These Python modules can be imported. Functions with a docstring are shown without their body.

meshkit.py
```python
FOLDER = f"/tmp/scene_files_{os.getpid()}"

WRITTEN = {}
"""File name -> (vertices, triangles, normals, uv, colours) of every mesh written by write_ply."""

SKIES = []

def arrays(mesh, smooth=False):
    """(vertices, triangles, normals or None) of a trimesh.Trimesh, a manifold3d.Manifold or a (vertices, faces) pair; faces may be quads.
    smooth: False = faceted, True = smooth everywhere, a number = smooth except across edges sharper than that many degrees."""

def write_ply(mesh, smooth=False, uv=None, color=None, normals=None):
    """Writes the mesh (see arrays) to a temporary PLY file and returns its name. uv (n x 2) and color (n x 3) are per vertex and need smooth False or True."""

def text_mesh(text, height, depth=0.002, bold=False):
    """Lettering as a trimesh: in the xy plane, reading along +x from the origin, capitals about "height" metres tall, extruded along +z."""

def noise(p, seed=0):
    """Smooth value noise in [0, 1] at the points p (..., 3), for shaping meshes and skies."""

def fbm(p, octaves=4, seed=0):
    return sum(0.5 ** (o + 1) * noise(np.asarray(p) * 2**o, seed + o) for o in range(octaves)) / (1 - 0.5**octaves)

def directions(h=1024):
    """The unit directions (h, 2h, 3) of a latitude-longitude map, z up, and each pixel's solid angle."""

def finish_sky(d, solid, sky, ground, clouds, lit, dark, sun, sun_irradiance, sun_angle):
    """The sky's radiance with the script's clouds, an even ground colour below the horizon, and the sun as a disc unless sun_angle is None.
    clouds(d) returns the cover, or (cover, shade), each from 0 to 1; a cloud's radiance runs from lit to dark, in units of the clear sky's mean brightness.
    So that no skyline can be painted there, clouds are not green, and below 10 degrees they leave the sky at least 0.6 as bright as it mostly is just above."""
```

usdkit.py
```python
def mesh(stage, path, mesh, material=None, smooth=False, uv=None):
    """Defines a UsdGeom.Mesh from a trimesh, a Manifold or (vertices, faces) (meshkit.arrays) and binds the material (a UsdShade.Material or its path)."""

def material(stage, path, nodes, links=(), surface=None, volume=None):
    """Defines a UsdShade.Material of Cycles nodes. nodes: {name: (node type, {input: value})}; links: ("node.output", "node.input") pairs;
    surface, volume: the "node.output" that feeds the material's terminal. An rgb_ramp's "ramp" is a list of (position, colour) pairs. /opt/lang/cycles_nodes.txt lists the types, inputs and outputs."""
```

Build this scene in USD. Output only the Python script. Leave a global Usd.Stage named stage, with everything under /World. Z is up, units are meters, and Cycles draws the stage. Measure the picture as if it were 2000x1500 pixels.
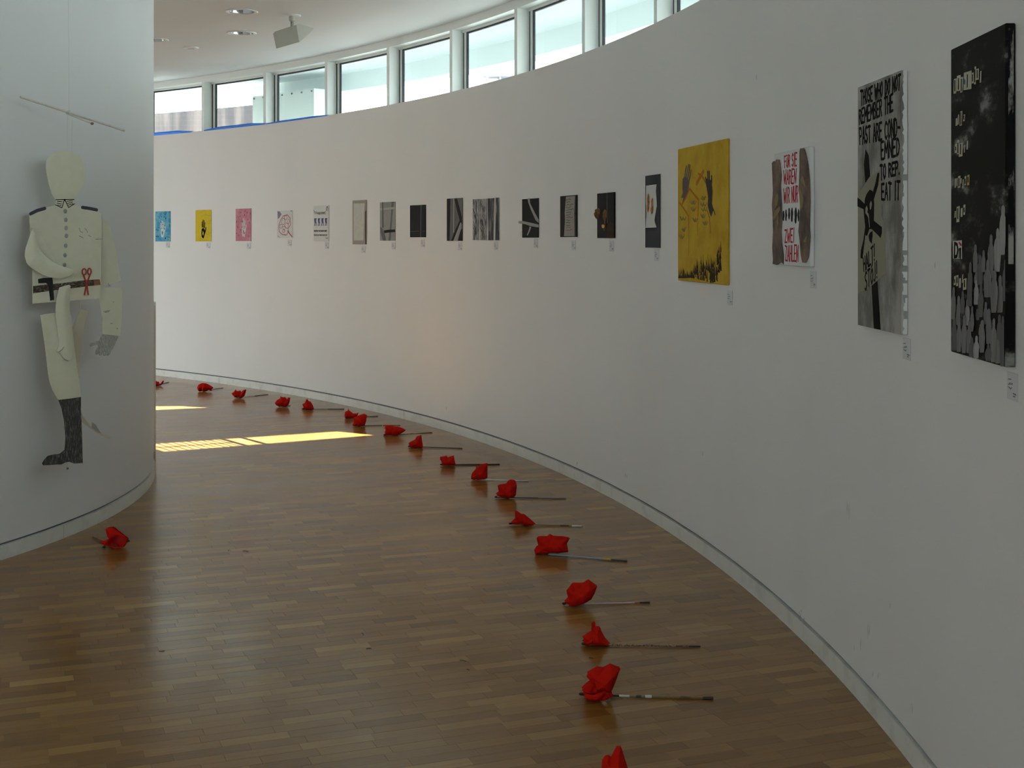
import math, random
import numpy as np, trimesh
from shapely.geometry import Polygon, LineString, MultiPolygon, Point, box as sbox
from shapely.ops import unary_union
from shapely import affinity, set_precision
from scipy.spatial import Delaunay
from pxr import Usd, UsdGeom, UsdLux, UsdShade, Sdf, Gf, Vt
import usdkit, meshkit

stage = Usd.Stage.CreateInMemory()
UsdGeom.SetStageUpAxis(stage, "Z")
UsdGeom.SetStageMetersPerUnit(stage, 1.0)
UsdGeom.Xform.Define(stage, "/World")
UsdGeom.Scope.Define(stage, "/World/Looks")

# ------------------------------------------------------------------ camera, sky, sun
FPX, CAMH, HOR, CX = 2600.0, 1.5, 466.6, 1000.0      # focal length in pixels of the 2000x1500 frame, eye height, horizon row
cam = UsdGeom.Camera.Define(stage, "/World/camera")
cam.AddTranslateOp().Set((0, 0, CAMH))
cam.AddRotateXOp().Set(90.0)
cam.CreateHorizontalApertureAttr(36.0)
cam.CreateVerticalApertureAttr(27.0)
cam.CreateFocalLengthAttr(36.0 * FPX / 2000.0)
cam.CreateVerticalApertureOffsetAttr(-(750.0 - HOR) * 36.0 / 2000.0)
cam.CreateClippingRangeAttr(Gf.Vec2f(0.05, 500.0))
cam.CreateExposureAttr(0.42)

dome = UsdLux.DomeLight.Define(stage, "/World/sky")
dome.CreateColorAttr(Gf.Vec3f(0.90, 0.99, 1.0))
dome.CreateIntensityAttr(1.55)

SUN = np.array([-0.60, 0.80])                        # azimuth towards the sun (low, far left)
SUN_TAN = 0.33
sun = UsdLux.DistantLight.Define(stage, "/World/sun")
sd = -np.array([SUN[0], SUN[1], SUN_TAN]); sd = sd / np.linalg.norm(sd)
zax = -sd; xax = np.cross([0, 0, 1.0], zax); xax /= np.linalg.norm(xax); yax = np.cross(zax, xax)
sun.AddTransformOp().Set(Gf.Matrix4d(*xax, 0, *yax, 0, *zax, 0, 0, 0, 20, 1))
sun.CreateColorAttr(Gf.Vec3f(1.0, 0.96, 0.89))
sun.CreateIntensityAttr(25.0)
sun.CreateNormalizeAttr(True)
sun.CreateAngleAttr(0.1)

# ------------------------------------------------------------------ helpers
rng = np.random.default_rng(7)
_used, _loc, _rot = {}, {}, {}

def numbered(parent, name):
    k = (parent, name); n = _used.get(k, 0); _used[k] = n + 1
    return f"{parent}/{name}" if n == 0 else f"{parent}/{name}_{n:03d}"

def tag(path, label=None, cat=None, group=None, kind=None):
    p = stage.GetPrimAtPath(path)
    for k, v in (("label", label), ("category", cat), ("group", group), ("kind", kind)):
        if v: p.SetCustomDataByKey(k, v)
    return path

def thing(name, label=None, cat=None, loc=(0, 0, 0), rotz=0.0, group=None, kind=None):
    path = numbered("/World", name)
    x = UsdGeom.Xform.Define(stage, path)
    x.AddTranslateOp().Set(tuple(float(v) for v in loc)); x.AddRotateZOp().Set(float(rotz))
    _loc[path] = np.array(loc, float); _rot[path] = float(rotz)
    return tag(path, label, cat, group, kind)

def copy_of(path, name, label, cat, loc, rotz=0.0, group=None, kind=None):
    p = thing(name, label, cat, loc, rotz, group, kind)
    prim = stage.GetPrimAtPath(p)
    prim.GetReferences().AddInternalReference(path); prim.SetInstanceable(True)
    return p

def obj(name, mesh, mat, parent="/World", smooth=False, label=None, cat=None, group=None, kind=None, world=False, tone=None):
    """One Mesh prim. Under a thing, coordinates are the thing's own unless world=True."""
    path = numbered(parent, name)
    if world:
        root = "/".join(path.split("/")[:3])
        if root in _loc:
            v, f, _ = meshkit.arrays(mesh)
            a = math.radians(-_rot[root]); v = v - _loc[root]
            v = np.stack([v[:, 0] * math.cos(a) - v[:, 1] * math.sin(a), v[:, 0] * math.sin(a) + v[:, 1] * math.cos(a), v[:, 2]], 1)
            mesh = trimesh.Trimesh(v, f, process=False)
    m = usdkit.mesh(stage, path, mesh, M[mat] if isinstance(mat, str) else mat, smooth)
    if tone is not None:
        UsdGeom.PrimvarsAPI(m).CreatePrimvar("tone", Sdf.ValueTypeNames.FloatArray, "vertex").Set(Vt.FloatArray.FromNumpy(np.asarray(tone, np.float32)))
    return tag(path, label, cat, group, kind)

def cat_(*ms): return trimesh.util.concatenate([m if isinstance(m, trimesh.Trimesh) else trimesh.Trimesh(*m, process=False) for m in ms])

def box(x0, x1, y0, y1, z0, z1, bev=0.0):
    if bev <= 0:
        return trimesh.creation.box(bounds=[[x0, y0, z0], [x1, y1, z1]])
    pts = []
    for sx in (0, 1):
        for sy in (0, 1):
            for sz in (0, 1):
                c = [(x0, x1)[sx], (y0, y1)[sy], (z0, z1)[sz]]; s = [1 - 2 * sx, 1 - 2 * sy, 1 - 2 * sz]
                for k in range(3):
                    pts.append([c[i] + (0 if i == k else s[i] * bev) for i in range(3)])
    return trimesh.convex.convex_hull(np.array(pts))

def tube(pts, r, n=8, taper=None):
    pts = np.asarray(pts, float); rs = np.full(len(pts), r) if taper is None else np.asarray(taper, float)
    V, Fc = [], []
    for i, p in enumerate(pts):
        d = pts[min(i + 1, len(pts) - 1)] - pts[max(i - 1, 0)]; d /= np.linalg.norm(d)
        a = np.cross(d, [0, 0, 1.0] if abs(d[2]) < .9 else [1.0, 0, 0]); a /= np.linalg.norm(a); b = np.cross(a, d)
        for k in range(n):
            t = 2 * math.pi * k / n; V.append(p + rs[i] * (math.cos(t) * a + math.sin(t) * b))
    for i in range(len(pts) - 1):
        for k in range(n):
            q = (k + 1) % n; a, b, c, d = i * n + k, i * n + q, (i + 1) * n + q, (i + 1) * n + k
            Fc += [[a, c, b], [a, d, c]]
    V.append(pts[0]); V.append(pts[-1]); e0, e1 = len(V) - 2, len(V) - 1
    for k in range(n):
        q = (k + 1) % n; Fc += [[e0, k, q], [e1, (len(pts) - 1) * n + q, (len(pts) - 1) * n + k]]
    return trimesh.Trimesh(V, Fc, process=False)

def lathe(prof, n=32):
    """prof: (radius, z) pairs."""
    prof = np.asarray(prof, float); V, Fc = [], []
    for k in range(n):
        t = 2 * math.pi * k / n
        for r, z in prof: V.append((r * math.cos(t), r * math.sin(t), z))
    m = len(prof)
    for k in range(n):
        q = (k + 1) % n
        for i in range(m - 1):
            a, b, c, d = k * m + i, q * m + i, q * m + i + 1, k * m + i + 1
            Fc += [[a, b, c], [a, c, d]]
    return trimesh.Trimesh(V, Fc, process=False)

def polys(g):
    if g.is_empty: return []
    return [p for p in getattr(g, "geoms", [g]) if isinstance(p, Polygon) and p.area > 1e-9]

def upright(g, y0, y1):
    """A polygon in (x, z) extruded from y0 (front) to y1 (back)."""
    out = []
    for p in polys(g if g.is_valid else g.buffer(0)):
        m = trimesh.creation.extrude_polygon(p, abs(y1 - y0), engine="earcut")
        v = np.array(m.vertices); out.append(trimesh.Trimesh(np.stack([v[:, 0], max(y0, y1) - v[:, 2], v[:, 1]], 1), m.faces, process=False))
    return trimesh.util.concatenate(out)

def sheet(poly, disp, th=0.0012, step=0.006):
    """A thin sheet: polygon in (x, z), moved along y by disp(xz points), with thickness th."""
    poly = poly.buffer(0)
    if isinstance(poly, MultiPolygon): poly = max(poly.geoms, key=lambda g: g.area)
    ring = poly.exterior; nb = max(12, int(ring.length / step))
    B = np.array([ring.interpolate(i / nb, normalized=True).coords[0] for i in range(nb)])
    x0, z0, x1, z1 = poly.bounds
    gx, gz = np.meshgrid(np.arange(x0, x1, step), np.arange(z0, z1, step * .87)); gx = gx + (np.arange(gx.shape[0])[:, None] % 2) * step / 2
    inner = poly.buffer(-step * .6); pts = np.stack([gx.ravel(), gz.ravel()], 1)
    import shapely
    pts = pts[shapely.contains_xy(inner, pts[:, 0], pts[:, 1])] if not inner.is_empty else pts[:0]
    A = np.vstack([B, pts]); T = Delaunay(A).simplices
    c = A[T].mean(1); T = T[shapely.contains_xy(poly.buffer(step * .05), c[:, 0], c[:, 1])]
    e1, e2 = A[T[:, 1]] - A[T[:, 0]], A[T[:, 2]] - A[T[:, 0]]
    flip = (e1[:, 0] * e2[:, 1] - e1[:, 1] * e2[:, 0]) < 0; T[flip] = T[flip][:, ::-1]
    y = disp(A)
    front = np.stack([A[:, 0], y, A[:, 1]], 1); back = front + [0, th, 0]; n = len(A)
    rim = [[i, n + i, n + (i + 1) % nb] for i in range(nb)] + [[i, n + (i + 1) % nb, (i + 1) % nb] for i in range(nb)]
    if not ring.is_ccw: rim = [r[::-1] for r in rim]
    return trimesh.Trimesh(np.vstack([front, back]), np.vstack([T, T[:, ::-1] + n, np.array(rim)]), process=False)

def ray(x, y): return np.array([(x - CX) / FPX, 1.0, (HOR - y) / FPX])
def on_floor(x, y, z=0.0):
    d = ray(x, y); t = (z - CAMH) / d[2]; return np.array([d[0] * t, t, z])
def on_ceiling(x, y, z): return on_floor(x, y, z)

C0, R0 = np.array([-13.1438, 3.7231]), 14.2881         # the outer wall's circle
CI, RI = np.array([-5.8863, 7.5144]), 3.7311           # the inner rotunda's circle
def wall_angle(x, r=R0):
    d = np.array([(x - CX) / FPX, 1.0]); a, b, c = d @ d, -2 * d @ C0, C0 @ C0 - r * r
    t = (-b + math.sqrt(b * b - 4 * a * c)) / (2 * a); p = t * d - C0
    return math.degrees(math.atan2(p[1], p[0]))
def polar(c, r, a): a = math.radians(a); return np.array([c[0] + r * math.cos(a), c[1] + r * math.sin(a)])

def ring(c, r0, r1, a0, a1, z0, z1, da=1.0):
    """A curved block between two radii, two angles and two heights."""
    n = max(1, int(math.ceil(abs(a1 - a0) / da))); V, Fc = [], []
    full = abs(abs(a1 - a0) - 360) < 1e-6
    for i in range(n + 1):
        a = a0 + (a1 - a0) * i / n
        for r, z in ((r0, z0), (r1, z0), (r1, z1), (r0, z1)): V.append((*polar(c, r, a), z))
    for i in range(n):
        o = 4 * i
        for k in range(4):
            q = (k + 1) % 4; a, b, cc, d = o + k, o + q, o + 4 + q, o + 4 + k
            Fc += [[a, b, cc], [a, cc, d]]
    if not full:
        Fc += [[0, 2, 1], [0, 3, 2], [4 * n, 4 * n + 1, 4 * n + 2], [4 * n, 4 * n + 2, 4 * n + 3]]
    m = trimesh.Trimesh(V, Fc, process=False); m.fix_normals() if False else None
    if a1 > a0: m.invert()
    return m

# ------------------------------------------------------------------ materials
M = {}
def mat(name, col, rough=.6, noise=None, spec=.5, metal=0.0, bump=None, coat=0.0, stretch=(1, 1, 1), coords="object", extra=None):
    """noise: (scale, detail, [(pos, colour)...])"""
    n = {"p": ("principled_bsdf", {"base_color": col, "roughness": rough, "metallic": metal, "specular_ior_level": spec, "coat_weight": coat, "coat_roughness": .12})}
    L = []
    if noise or bump:
        n["tc"] = ("texture_coordinate", {}); n["mp"] = ("mapping", {"scale": stretch}); L.append((f"tc.{coords}", "mp.vector"))
    if noise:
        n["n"] = ("noise_texture", {"scale": noise[0], "detail": noise[1], "roughness": .6}); n["r"] = ("rgb_ramp", {"ramp": noise[2]})
        L += [("mp.vector", "n.vector"), ("n.fac", "r.fac"), ("r.color", "p.base_color")]
    if bump:
        n["bn"] = ("noise_texture", {"scale": bump[0], "detail": 4.0}); n["b"] = ("bump", {"strength": bump[1], "distance": bump[2]})
        L += [("mp.vector", "bn.vector"), ("bn.fac", "b.height"), ("b.normal", "p.normal")]
    M[name] = usdkit.material(stage, f"/World/Looks/{name}", n, L, surface="p.BSDF")
    return M[name]

mat("wall_paint", (.80, .80, .78), .65, noise=(1.3, 5, [(.0, (.75, .75, .73)), (.40, (.80, .80, .785)), (.6, (.815, .815, .80)), (1, (.825, .825, .81))]), stretch=(1, 1, .45), bump=(60, .08, .004))
mat("rotunda_paint", (.78, .78, .78), .6, noise=(1.1, 5, [(.0, (.70, .70, .70)), (.45, (.75, .75, .755)), (1, (.77, .77, .775))]), bump=(60, .08, .004))
mat("ceiling_paint", (.77, .785, .79), .8, bump=(80, .05, .003))
mat("skirting_paint", (.75, .76, .72), .42, noise=(9, 6, [(.0, (.5, .5, .46)), (.36, (.68, .69, .65)), (.5, (.76, .77, .73)), (1, (.8, .81, .77))]), bump=(40, .1, .002))
mat("gap_dark", (.16, .17, .18), .8)
mat("white_metal", (.82, .83, .82), .35)
mat("frame_white", (.80, .83, .80), .4)
mat("gasket", (.02, .022, .03), .5)
mat("paper_cream", (.71, .71, .60), .8, noise=(22, 6, [(.0, (.50, .48, .36)), (.3, (.69, .67, .52)), (.6, (.73, .71, .56)), (1, (.75, .735, .59))]), bump=(90, .15, .002))
mat("paper_beige", (.62, .56, .42), .8, noise=(10, 4, [(0, (.52, .46, .33)), (1, (.68, .62, .48))]))
mat("charcoal", (.05, .05, .05), .9, noise=(260, 6, [(.0, (.015, .015, .015)), (.5, (.045, .045, .043)), (.62, (.16, .16, .15)), (1, (.4, .4, .36))]), stretch=(1, 1, .16))
mat("pencil_grey", (.4, .4, .38), .9, noise=(240, 6, [(.0, (.16, .16, .15)), (.5, (.36, .36, .33)), (.65, (.55, .55, .48)), (1, (.66, .66, .58))]), stretch=(1.5, 1, .3))
mat("belt_scribble", (.06, .05, .04), .9, noise=(200, 6, [(.0, (.015, .012, .01)), (.5, (.05, .03, .025)), (.6, (.2, .16, .13)), (1, (.6, .55, .45))]), stretch=(.3, 1, 1))
mat("button_grey", (.36, .36, .33), .8)
mat("shoulder_blue", (.055, .06, .10), .8)
mat("black_card", (.012, .012, .015), .7)
mat("ink", (.014, .014, .014), .8, spec=.03)
mat("scissor_red", (.42, .035, .02), .6)
mat("stick_white", (.70, .66, .60), .7, noise=(60, 4, [(0, (.45, .4, .34)), (.5, (.70, .66, .6)), (1, (.76, .72, .66))]))
mat("stick_end", (.30, .12, .05), .6)
mat("thread", (.68, .69, .67), .8)
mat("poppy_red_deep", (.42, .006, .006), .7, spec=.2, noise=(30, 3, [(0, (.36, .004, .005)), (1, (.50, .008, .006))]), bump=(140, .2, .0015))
mat("poppy_heart", (.012, .008, .008), .7)
mat("stem_black", (.02, .016, .014), .45)
mat("stem_brown", (.10, .06, .025), .5, noise=(50, 4, [(0, (.02, .015, .01)), (.45, (.09, .055, .02)), (.7, (.2, .13, .05)), (1, (.4, .3, .15))]))
mat("stem_speckled", (.2, .13, .08), .5, noise=(170, 5, [(0, (.02, .02, .02)), (.45, (.05, .035, .02)), (.55, (.35, .2, .12)), (1, (.55, .42, .3))]))
mat("stem_white", (.62, .60, .56), .4)
mat("stem_pinkish", (.52, .38, .36), .4)
mat("stem_blue", (.22, .33, .45), .35)
mat("stem_grey", (.10, .11, .13), .4)
mat("stem_orange", (.45, .10, .02), .5)
mat("stem_ochre", (.20, .13, .03), .45)
mat("stem_dark", (.03, .02, .02), .45)
mat("speaker_grey", (.50, .50, .44), .6)
mat("chrome", (.80, .82, .86), .12, metal=1.0)
mat("lamp_inside", (.55, .57, .62), .15, metal=1.0)
mat("soffit_white", (.74, .81, .82), .7)
mat("pillar_white", (.76, .84, .83), .7)
mat("paving", (.125, .135, .139), .9)
mat("roof_grey", (.35, .36, .42), .6)
mat("outside_white", (.85, .85, .83), .7)
mat("card_white", (.66, .67, .69), .7)
mat("plinth_white", (.80, .79, .72), .45)

# glass: transparent with fresnel gloss, so that daylight passes
M["blue_strip"] = usdkit.material(stage, "/World/Looks/blue_strip_look", {"d": ("principled_bsdf", {"base_color": (.06, .34, 1.0), "roughness": .25}), "t": ("translucent_bsdf", {"color": (.10, .48, 1.0)}), "m": ("mix_closure", {"fac": .6})},
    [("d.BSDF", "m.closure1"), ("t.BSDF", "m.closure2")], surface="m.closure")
M["glass"] = usdkit.material(stage, "/World/Looks/glass", {
    "t": ("transparent_bsdf", {"color": (.93, .97, .96)}), "g": ("glossy_bsdf", {"color": (1, 1, 1), "roughness": .02}),
    "f": ("fresnel", {"IOR": 1.45}), "ge": ("geometry", {}), "iv": ("math", {"math_type": "subtract", "value1": 1.0}), "fm": ("math", {"math_type": "multiply"}), "m": ("mix_closure", {})},
    [("ge.backfacing", "iv.value2"), ("f.fac", "fm.value1"), ("iv.value", "fm.value2"), ("fm.value", "m.fac"), ("t.BSDF", "m.closure1"), ("g.BSDF", "m.closure2")], surface="m.closure")
# parquet: a tone per strip (primvar) and grain along the strips
PLANK_DEG = 21.0
M["parquet"] = usdkit.material(stage, "/World/Looks/parquet", {
    "at": ("attribute", {"attribute": "tone"}), "ge": ("texture_coordinate", {}),
    "mp": ("mapping", {"rotation": (0, 0, -math.radians(PLANK_DEG)), "scale": (1, 1, 1)}),
    "st": ("mapping", {"scale": (2.2, 60, 1)}), "n": ("noise_texture", {"scale": 1.6, "detail": 5.0, "roughness": .65}),
    "big": ("noise_texture", {"scale": .9, "detail": 3.0}), "bigr": ("map_range", {"from_min": .3, "from_max": .7, "to_min": -.05, "to_max": .05}),
    "a1": ("math", {"math_type": "multiply_add", "value2": .34, "value3": -.17}),
    "a2": ("math", {"math_type": "add"}), "a3": ("math", {"math_type": "add"}),
    "r": ("rgb_ramp", {"ramp": [(0, (.14, .060, .011)), (.3, (.215, .102, .021)), (.55, (.275, .138, .032)), (.8, (.36, .20, .052)), (1, (.44, .26, .08))]}),
    "ro": ("map_range", {"from_min": 0., "from_max": 1., "to_min": .13, "to_max": .25}),
    "p": ("principled_bsdf", {"roughness": .2, "specular_ior_level": .33})},
    [("ge.object", "mp.vector"), ("mp.vector", "st.vector"), ("st.vector", "n.vector"), ("ge.object", "big.vector"), ("big.fac", "bigr.value"), ("n.fac", "a1.value1"), ("at.fac", "a2.value1"), ("a1.value", "a2.value2"),
     ("a2.value", "a3.value1"), ("bigr.result", "a3.value2"), ("a3.value", "r.fac"), ("r.color", "p.base_color"), ("big.fac", "ro.value"), ("ro.result", "p.roughness")], surface="p.BSDF")
# weathered brick seen far off
M["old_brick"] = usdkit.material(stage, "/World/Looks/old_brick", {
    "tc": ("texture_coordinate", {}), "cx": ("separate_xyz", {}), "cb": ("combine_xyz", {}),
    "b": ("brick_texture", {"scale": 1.0, "brick_width": .23, "row_height": .075, "mortar_size": .009, "color1": (.13, .085, .07), "color2": (.08, .06, .058), "mortar": (.13, .11, .105)}),
    "sm": ("mapping", {"scale": (2.4, 1, .16)}), "sn": ("noise_texture", {"scale": 1.5, "detail": 5.0}),
    "sr": ("rgb_ramp", {"ramp": [(0, (.05, .05, .06)), (.46, (.075, .07, .08)), (.54, (.19, .155, .15)), (1, (.27, .235, .23))]}),
    "mx": ("mix_color", {"fac": .74}), "p": ("principled_bsdf", {"roughness": .9})},
    [("tc.object", "cx.vector"), ("cx.x", "cb.x"), ("cx.z", "cb.y"), ("cb.vector", "b.vector"), ("tc.object", "sm.vector"), ("sm.vector", "sn.vector"), ("sn.fac", "sr.fac"),
     ("b.color", "mx.a"), ("sr.color", "mx.b"), ("mx.result", "p.base_color")], surface="p.BSDF")

# ------------------------------------------------------------------ the setting
SILL, HEADZ, CEIL = 2.64, 3.205, 3.27
RW = R0 + .24                                          # plane of the window mullions, behind the sill ledge
A_NEAR, A_FAR = -44.0, 106.5
# the parquet floor: strips laid one by one over a slab
floor = thing("floor", kind="structure")
fth = np.radians(np.arange(A_NEAR, A_FAR + 1, 1.0))
fm = trimesh.creation.extrude_polygon(Polygon([(C0[0] + (R0 + .19) * math.cos(t), C0[1] + (R0 + .19) * math.sin(t)) for t in fth] + [(-17.2, 17.4), (-9.8, 7.5), (-9.8, -6.2)]).buffer(0), .246, engine="earcut"); fm.apply_translation((0, 0, -.25))
obj("floor_slab", fm, "parquet", floor, tone=np.full(len(fm.vertices), .5))
pu = np.array([math.cos(math.radians(PLANK_DEG)), math.sin(math.radians(PLANK_DEG))]); pv = np.array([-pu[1], pu[0]])
PW, PL, strips = .056, .205, []
prng = random.Random(5)
for row in range(-30, 340):
    v = row * PW; off = -8 + prng.uniform(0, PL); u = off
    while u < 9:
        ln = PL * prng.choice((.82, .9, 1.0, 1.0, 1.08, 1.18)); cpt = pu * (u + ln / 2) + pv * (v + PW / 2)
        X, Y = cpt
        if 3.1 < Y < 16.6 and abs(X) < .40 * Y + .9 and np.hypot(*(cpt - C0)) < R0 + .12 and np.hypot(*(cpt - CI)) > RI - .12:
            strips.append((Y, u, v, ln))
        u += ln
strips.sort()
def strip_mesh(u, v, ln, lift):
    g, b, z = .00025, .0007, lift
    o = [(u + g, v + g), (u + ln - g, v + g), (u + ln - g, v + PW - g), (u + g, v + PW - g)]
    i = [(u + b, v + b), (u + ln - b, v + b), (u + ln - b, v + PW - b), (u + b, v + PW - b)]
    V = [(*(pu * a + pv * c), zz) for ring_, zz in ((o, -.006), (o, z - .00025), (i, z)) for a, c in ring_]
    Fc = [[8, 9, 10], [8, 10, 11]]
    for l in (0, 4):
        for k in range(4):
            q = (k + 1) % 4; Fc += [[l + k, l + q, l + 4 + q], [l + k, l + 4 + q, l + 4 + k]]
    return np.array(V), np.array(Fc)
tone_of = lambda: min(1, max(0, prng.gauss(.50, .095) + (prng.random() < .10) * .15 - (prng.random() < .10) * .11))
fv, ff, ft, nv = [], [], [], 0
for k, (Y, u, v, ln) in enumerate(strips):
    V, Fc = strip_mesh(u, v, ln, prng.uniform(-.00015, .00015)); t = tone_of()
    if k < 300: obj("parquet_strip", (V, Fc), "parquet", floor, tone=np.full(12, t))
    else: fv.append(V); ff.append(Fc + nv); ft.append(np.full(12, t)); nv += 12
obj("parquet_strips", (np.vstack(fv), np.vstack(ff)), "parquet", floor, tone=np.concatenate(ft), kind="stuff")

# outer wall, up to the ledge below the windows; its unseen far stretch has slots added to shape the sun strips
wr = thing("wall_right", kind="structure")
HID = 52.5
obj("wall_face", ring(C0, R0, R0 + .20, A_NEAR, HID, .078, SILL, .5), "wall_paint", wr, smooth=30)
obj("window_ledge", ring(C0, R0 + .20, RW + .12, A_NEAR, HID, SILL - .12, SILL - .0, 1), "wall_paint", wr, smooth=30)
obj("sun_leak_cap", ring(C0, R0 + .001, RW + .14, HID - .3, HID, SILL - .1, CEIL), "wall_paint", wr)  # unseen cap added to stop sun leaking in past the last window
obj("shadow_gap", ring(C0, R0 + .012, R0 + .20, A_NEAR, A_FAR, 0, .078, .5), "gap_dark", wr, smooth=30)
def strip_interval(a, near, far, x_lo, x_hi):
    """Heights at which the sun passes wall angle a to land between two floor lines (pixel pairs)."""
    W = polar(C0, R0, a); hs = []
    for (p, q) in (near, far):
        P0, P1 = on_floor(*p)[:2], on_floor(*q)[:2]; d = P1 - P0
        # W - s*SUN = P0 + t*d
        s, t = np.linalg.solve(np.stack([SUN, d], 1), W - P0); hs.append((s * SUN_TAN / np.linalg.norm(SUN), t, P0 + t * d))
    return hs
wa = np.arange(HID, A_FAR, .25); pieces, dark_backing = [], []
for a in wa:
    a1 = a + .25; cuts = []
    for near, far, x0, x1, bars in ((((305, 884), (640, 858)), ((305, 866.5), (660, 842)), 305, 690, True), (((300, 801.5), (400, 797)), ((300, 793.5), (400, 792.5)), 200, 398, False)):
        hs = strip_interval(a + .125, near, far, x0, x1)
        P0 = hs[1][2]; px = CX + FPX * P0[0] / P0[1]
        w = 1.0
        if bars and px > 655: w = max(0, (690 - px) / 35)
        if not bars and px > 350: w = max(0, (400 - px) / 50)
        if px < 150 or px > x1: continue
        if bars and (433 < px < 439 or 449.5 < px < 478 and not 450 < px < 470): continue
        lo, hi = sorted((hs[0][0], hs[1][0])); cuts.append((hi - (hi - lo) * w, hi, bars and px < 432))
    cuts.sort(); z = .078
    for lo, hi, barred in cuts:
        pieces.append(ring(C0, R0, R0 + .008, a, a1, z, lo, .25)); dark_backing.append(ring(C0, R0 + .008, R0 + .014, a, a1, z, lo, .25)); z = hi
        if barred: pieces.append(ring(C0, R0 + .002, R0 + .01, a, a1, (lo + hi) / 2 - .004, (lo + hi) / 2 + .004, .25))
        if barred:
            for ab in np.arange(50, 75, .42):
                if a <= ab < a1: pieces.append(ring(C0, R0 + .002, R0 + .008, ab, ab + .075, lo, hi, .25))
    pieces.append(ring(C0, R0, R0 + .008, a, a1, z, CEIL, .25)); dark_backing.append(ring(C0, R0 + .008, R0 + .014, a, a1, z, CEIL + .25, .25))
obj("wall_face", cat_(*pieces), "wall_paint", wr)
obj("added_dark_backing", cat_(*dark_backing), "gap_dark", wr)  # unseen dark layer added so the sunlit outer face bounces less light
obj("header_rail", ring(C0, RW, RW + .12, A_NEAR, HID, HEADZ, CEIL, 1), "frame_white", thing("trim_1", kind="structure"), smooth=30)

# skirting boards, with the joints where the photograph has them
JOINTS = [HID, wall_angle(428.5), wall_angle(790), wall_angle(1174), wall_angle(1653)]
JOINTS = JOINTS + [JOINTS[-1] - 9.5 * k for k in (1, 2, 3, 4, 5, 6)]
bb = thing("baseboard_right", kind="structure")
for j0, j1 in zip(JOINTS[:-1], JOINTS[1:]):
    obj("skirting_board", ring(C0, R0 - .006, R0 + .014, max(A_NEAR, j1 + .008), j0 - .008, 0, .067, .6), "skirting_paint", bb, smooth=30)
# the inner rotunda
wl = thing("wall_left", kind="structure")
obj("wall_face", ring(CI, RI - .15, RI, -180, 180, .078, CEIL, 1.5), "rotunda_paint", wl, smooth=30)
obj("shadow_gap", ring(CI, RI - .15, RI - .012, -180, 180, 0, .078, 3), "gap_dark", wl, smooth=30)
jp = on_floor(118.4, 1051)[:2] - CI; ja = math.degrees(math.atan2(jp[1], jp[0]))
bl = thing("baseboard_left", kind="structure")
for k in range(-4, 6):
    obj("skirting_board", ring(CI, RI - .014, RI + .006, ja + 34 * k + .03, ja + 34 * (k + 1) - .03, 0, .067, 1.2), "skirting_paint", bl, smooth=30)

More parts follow.
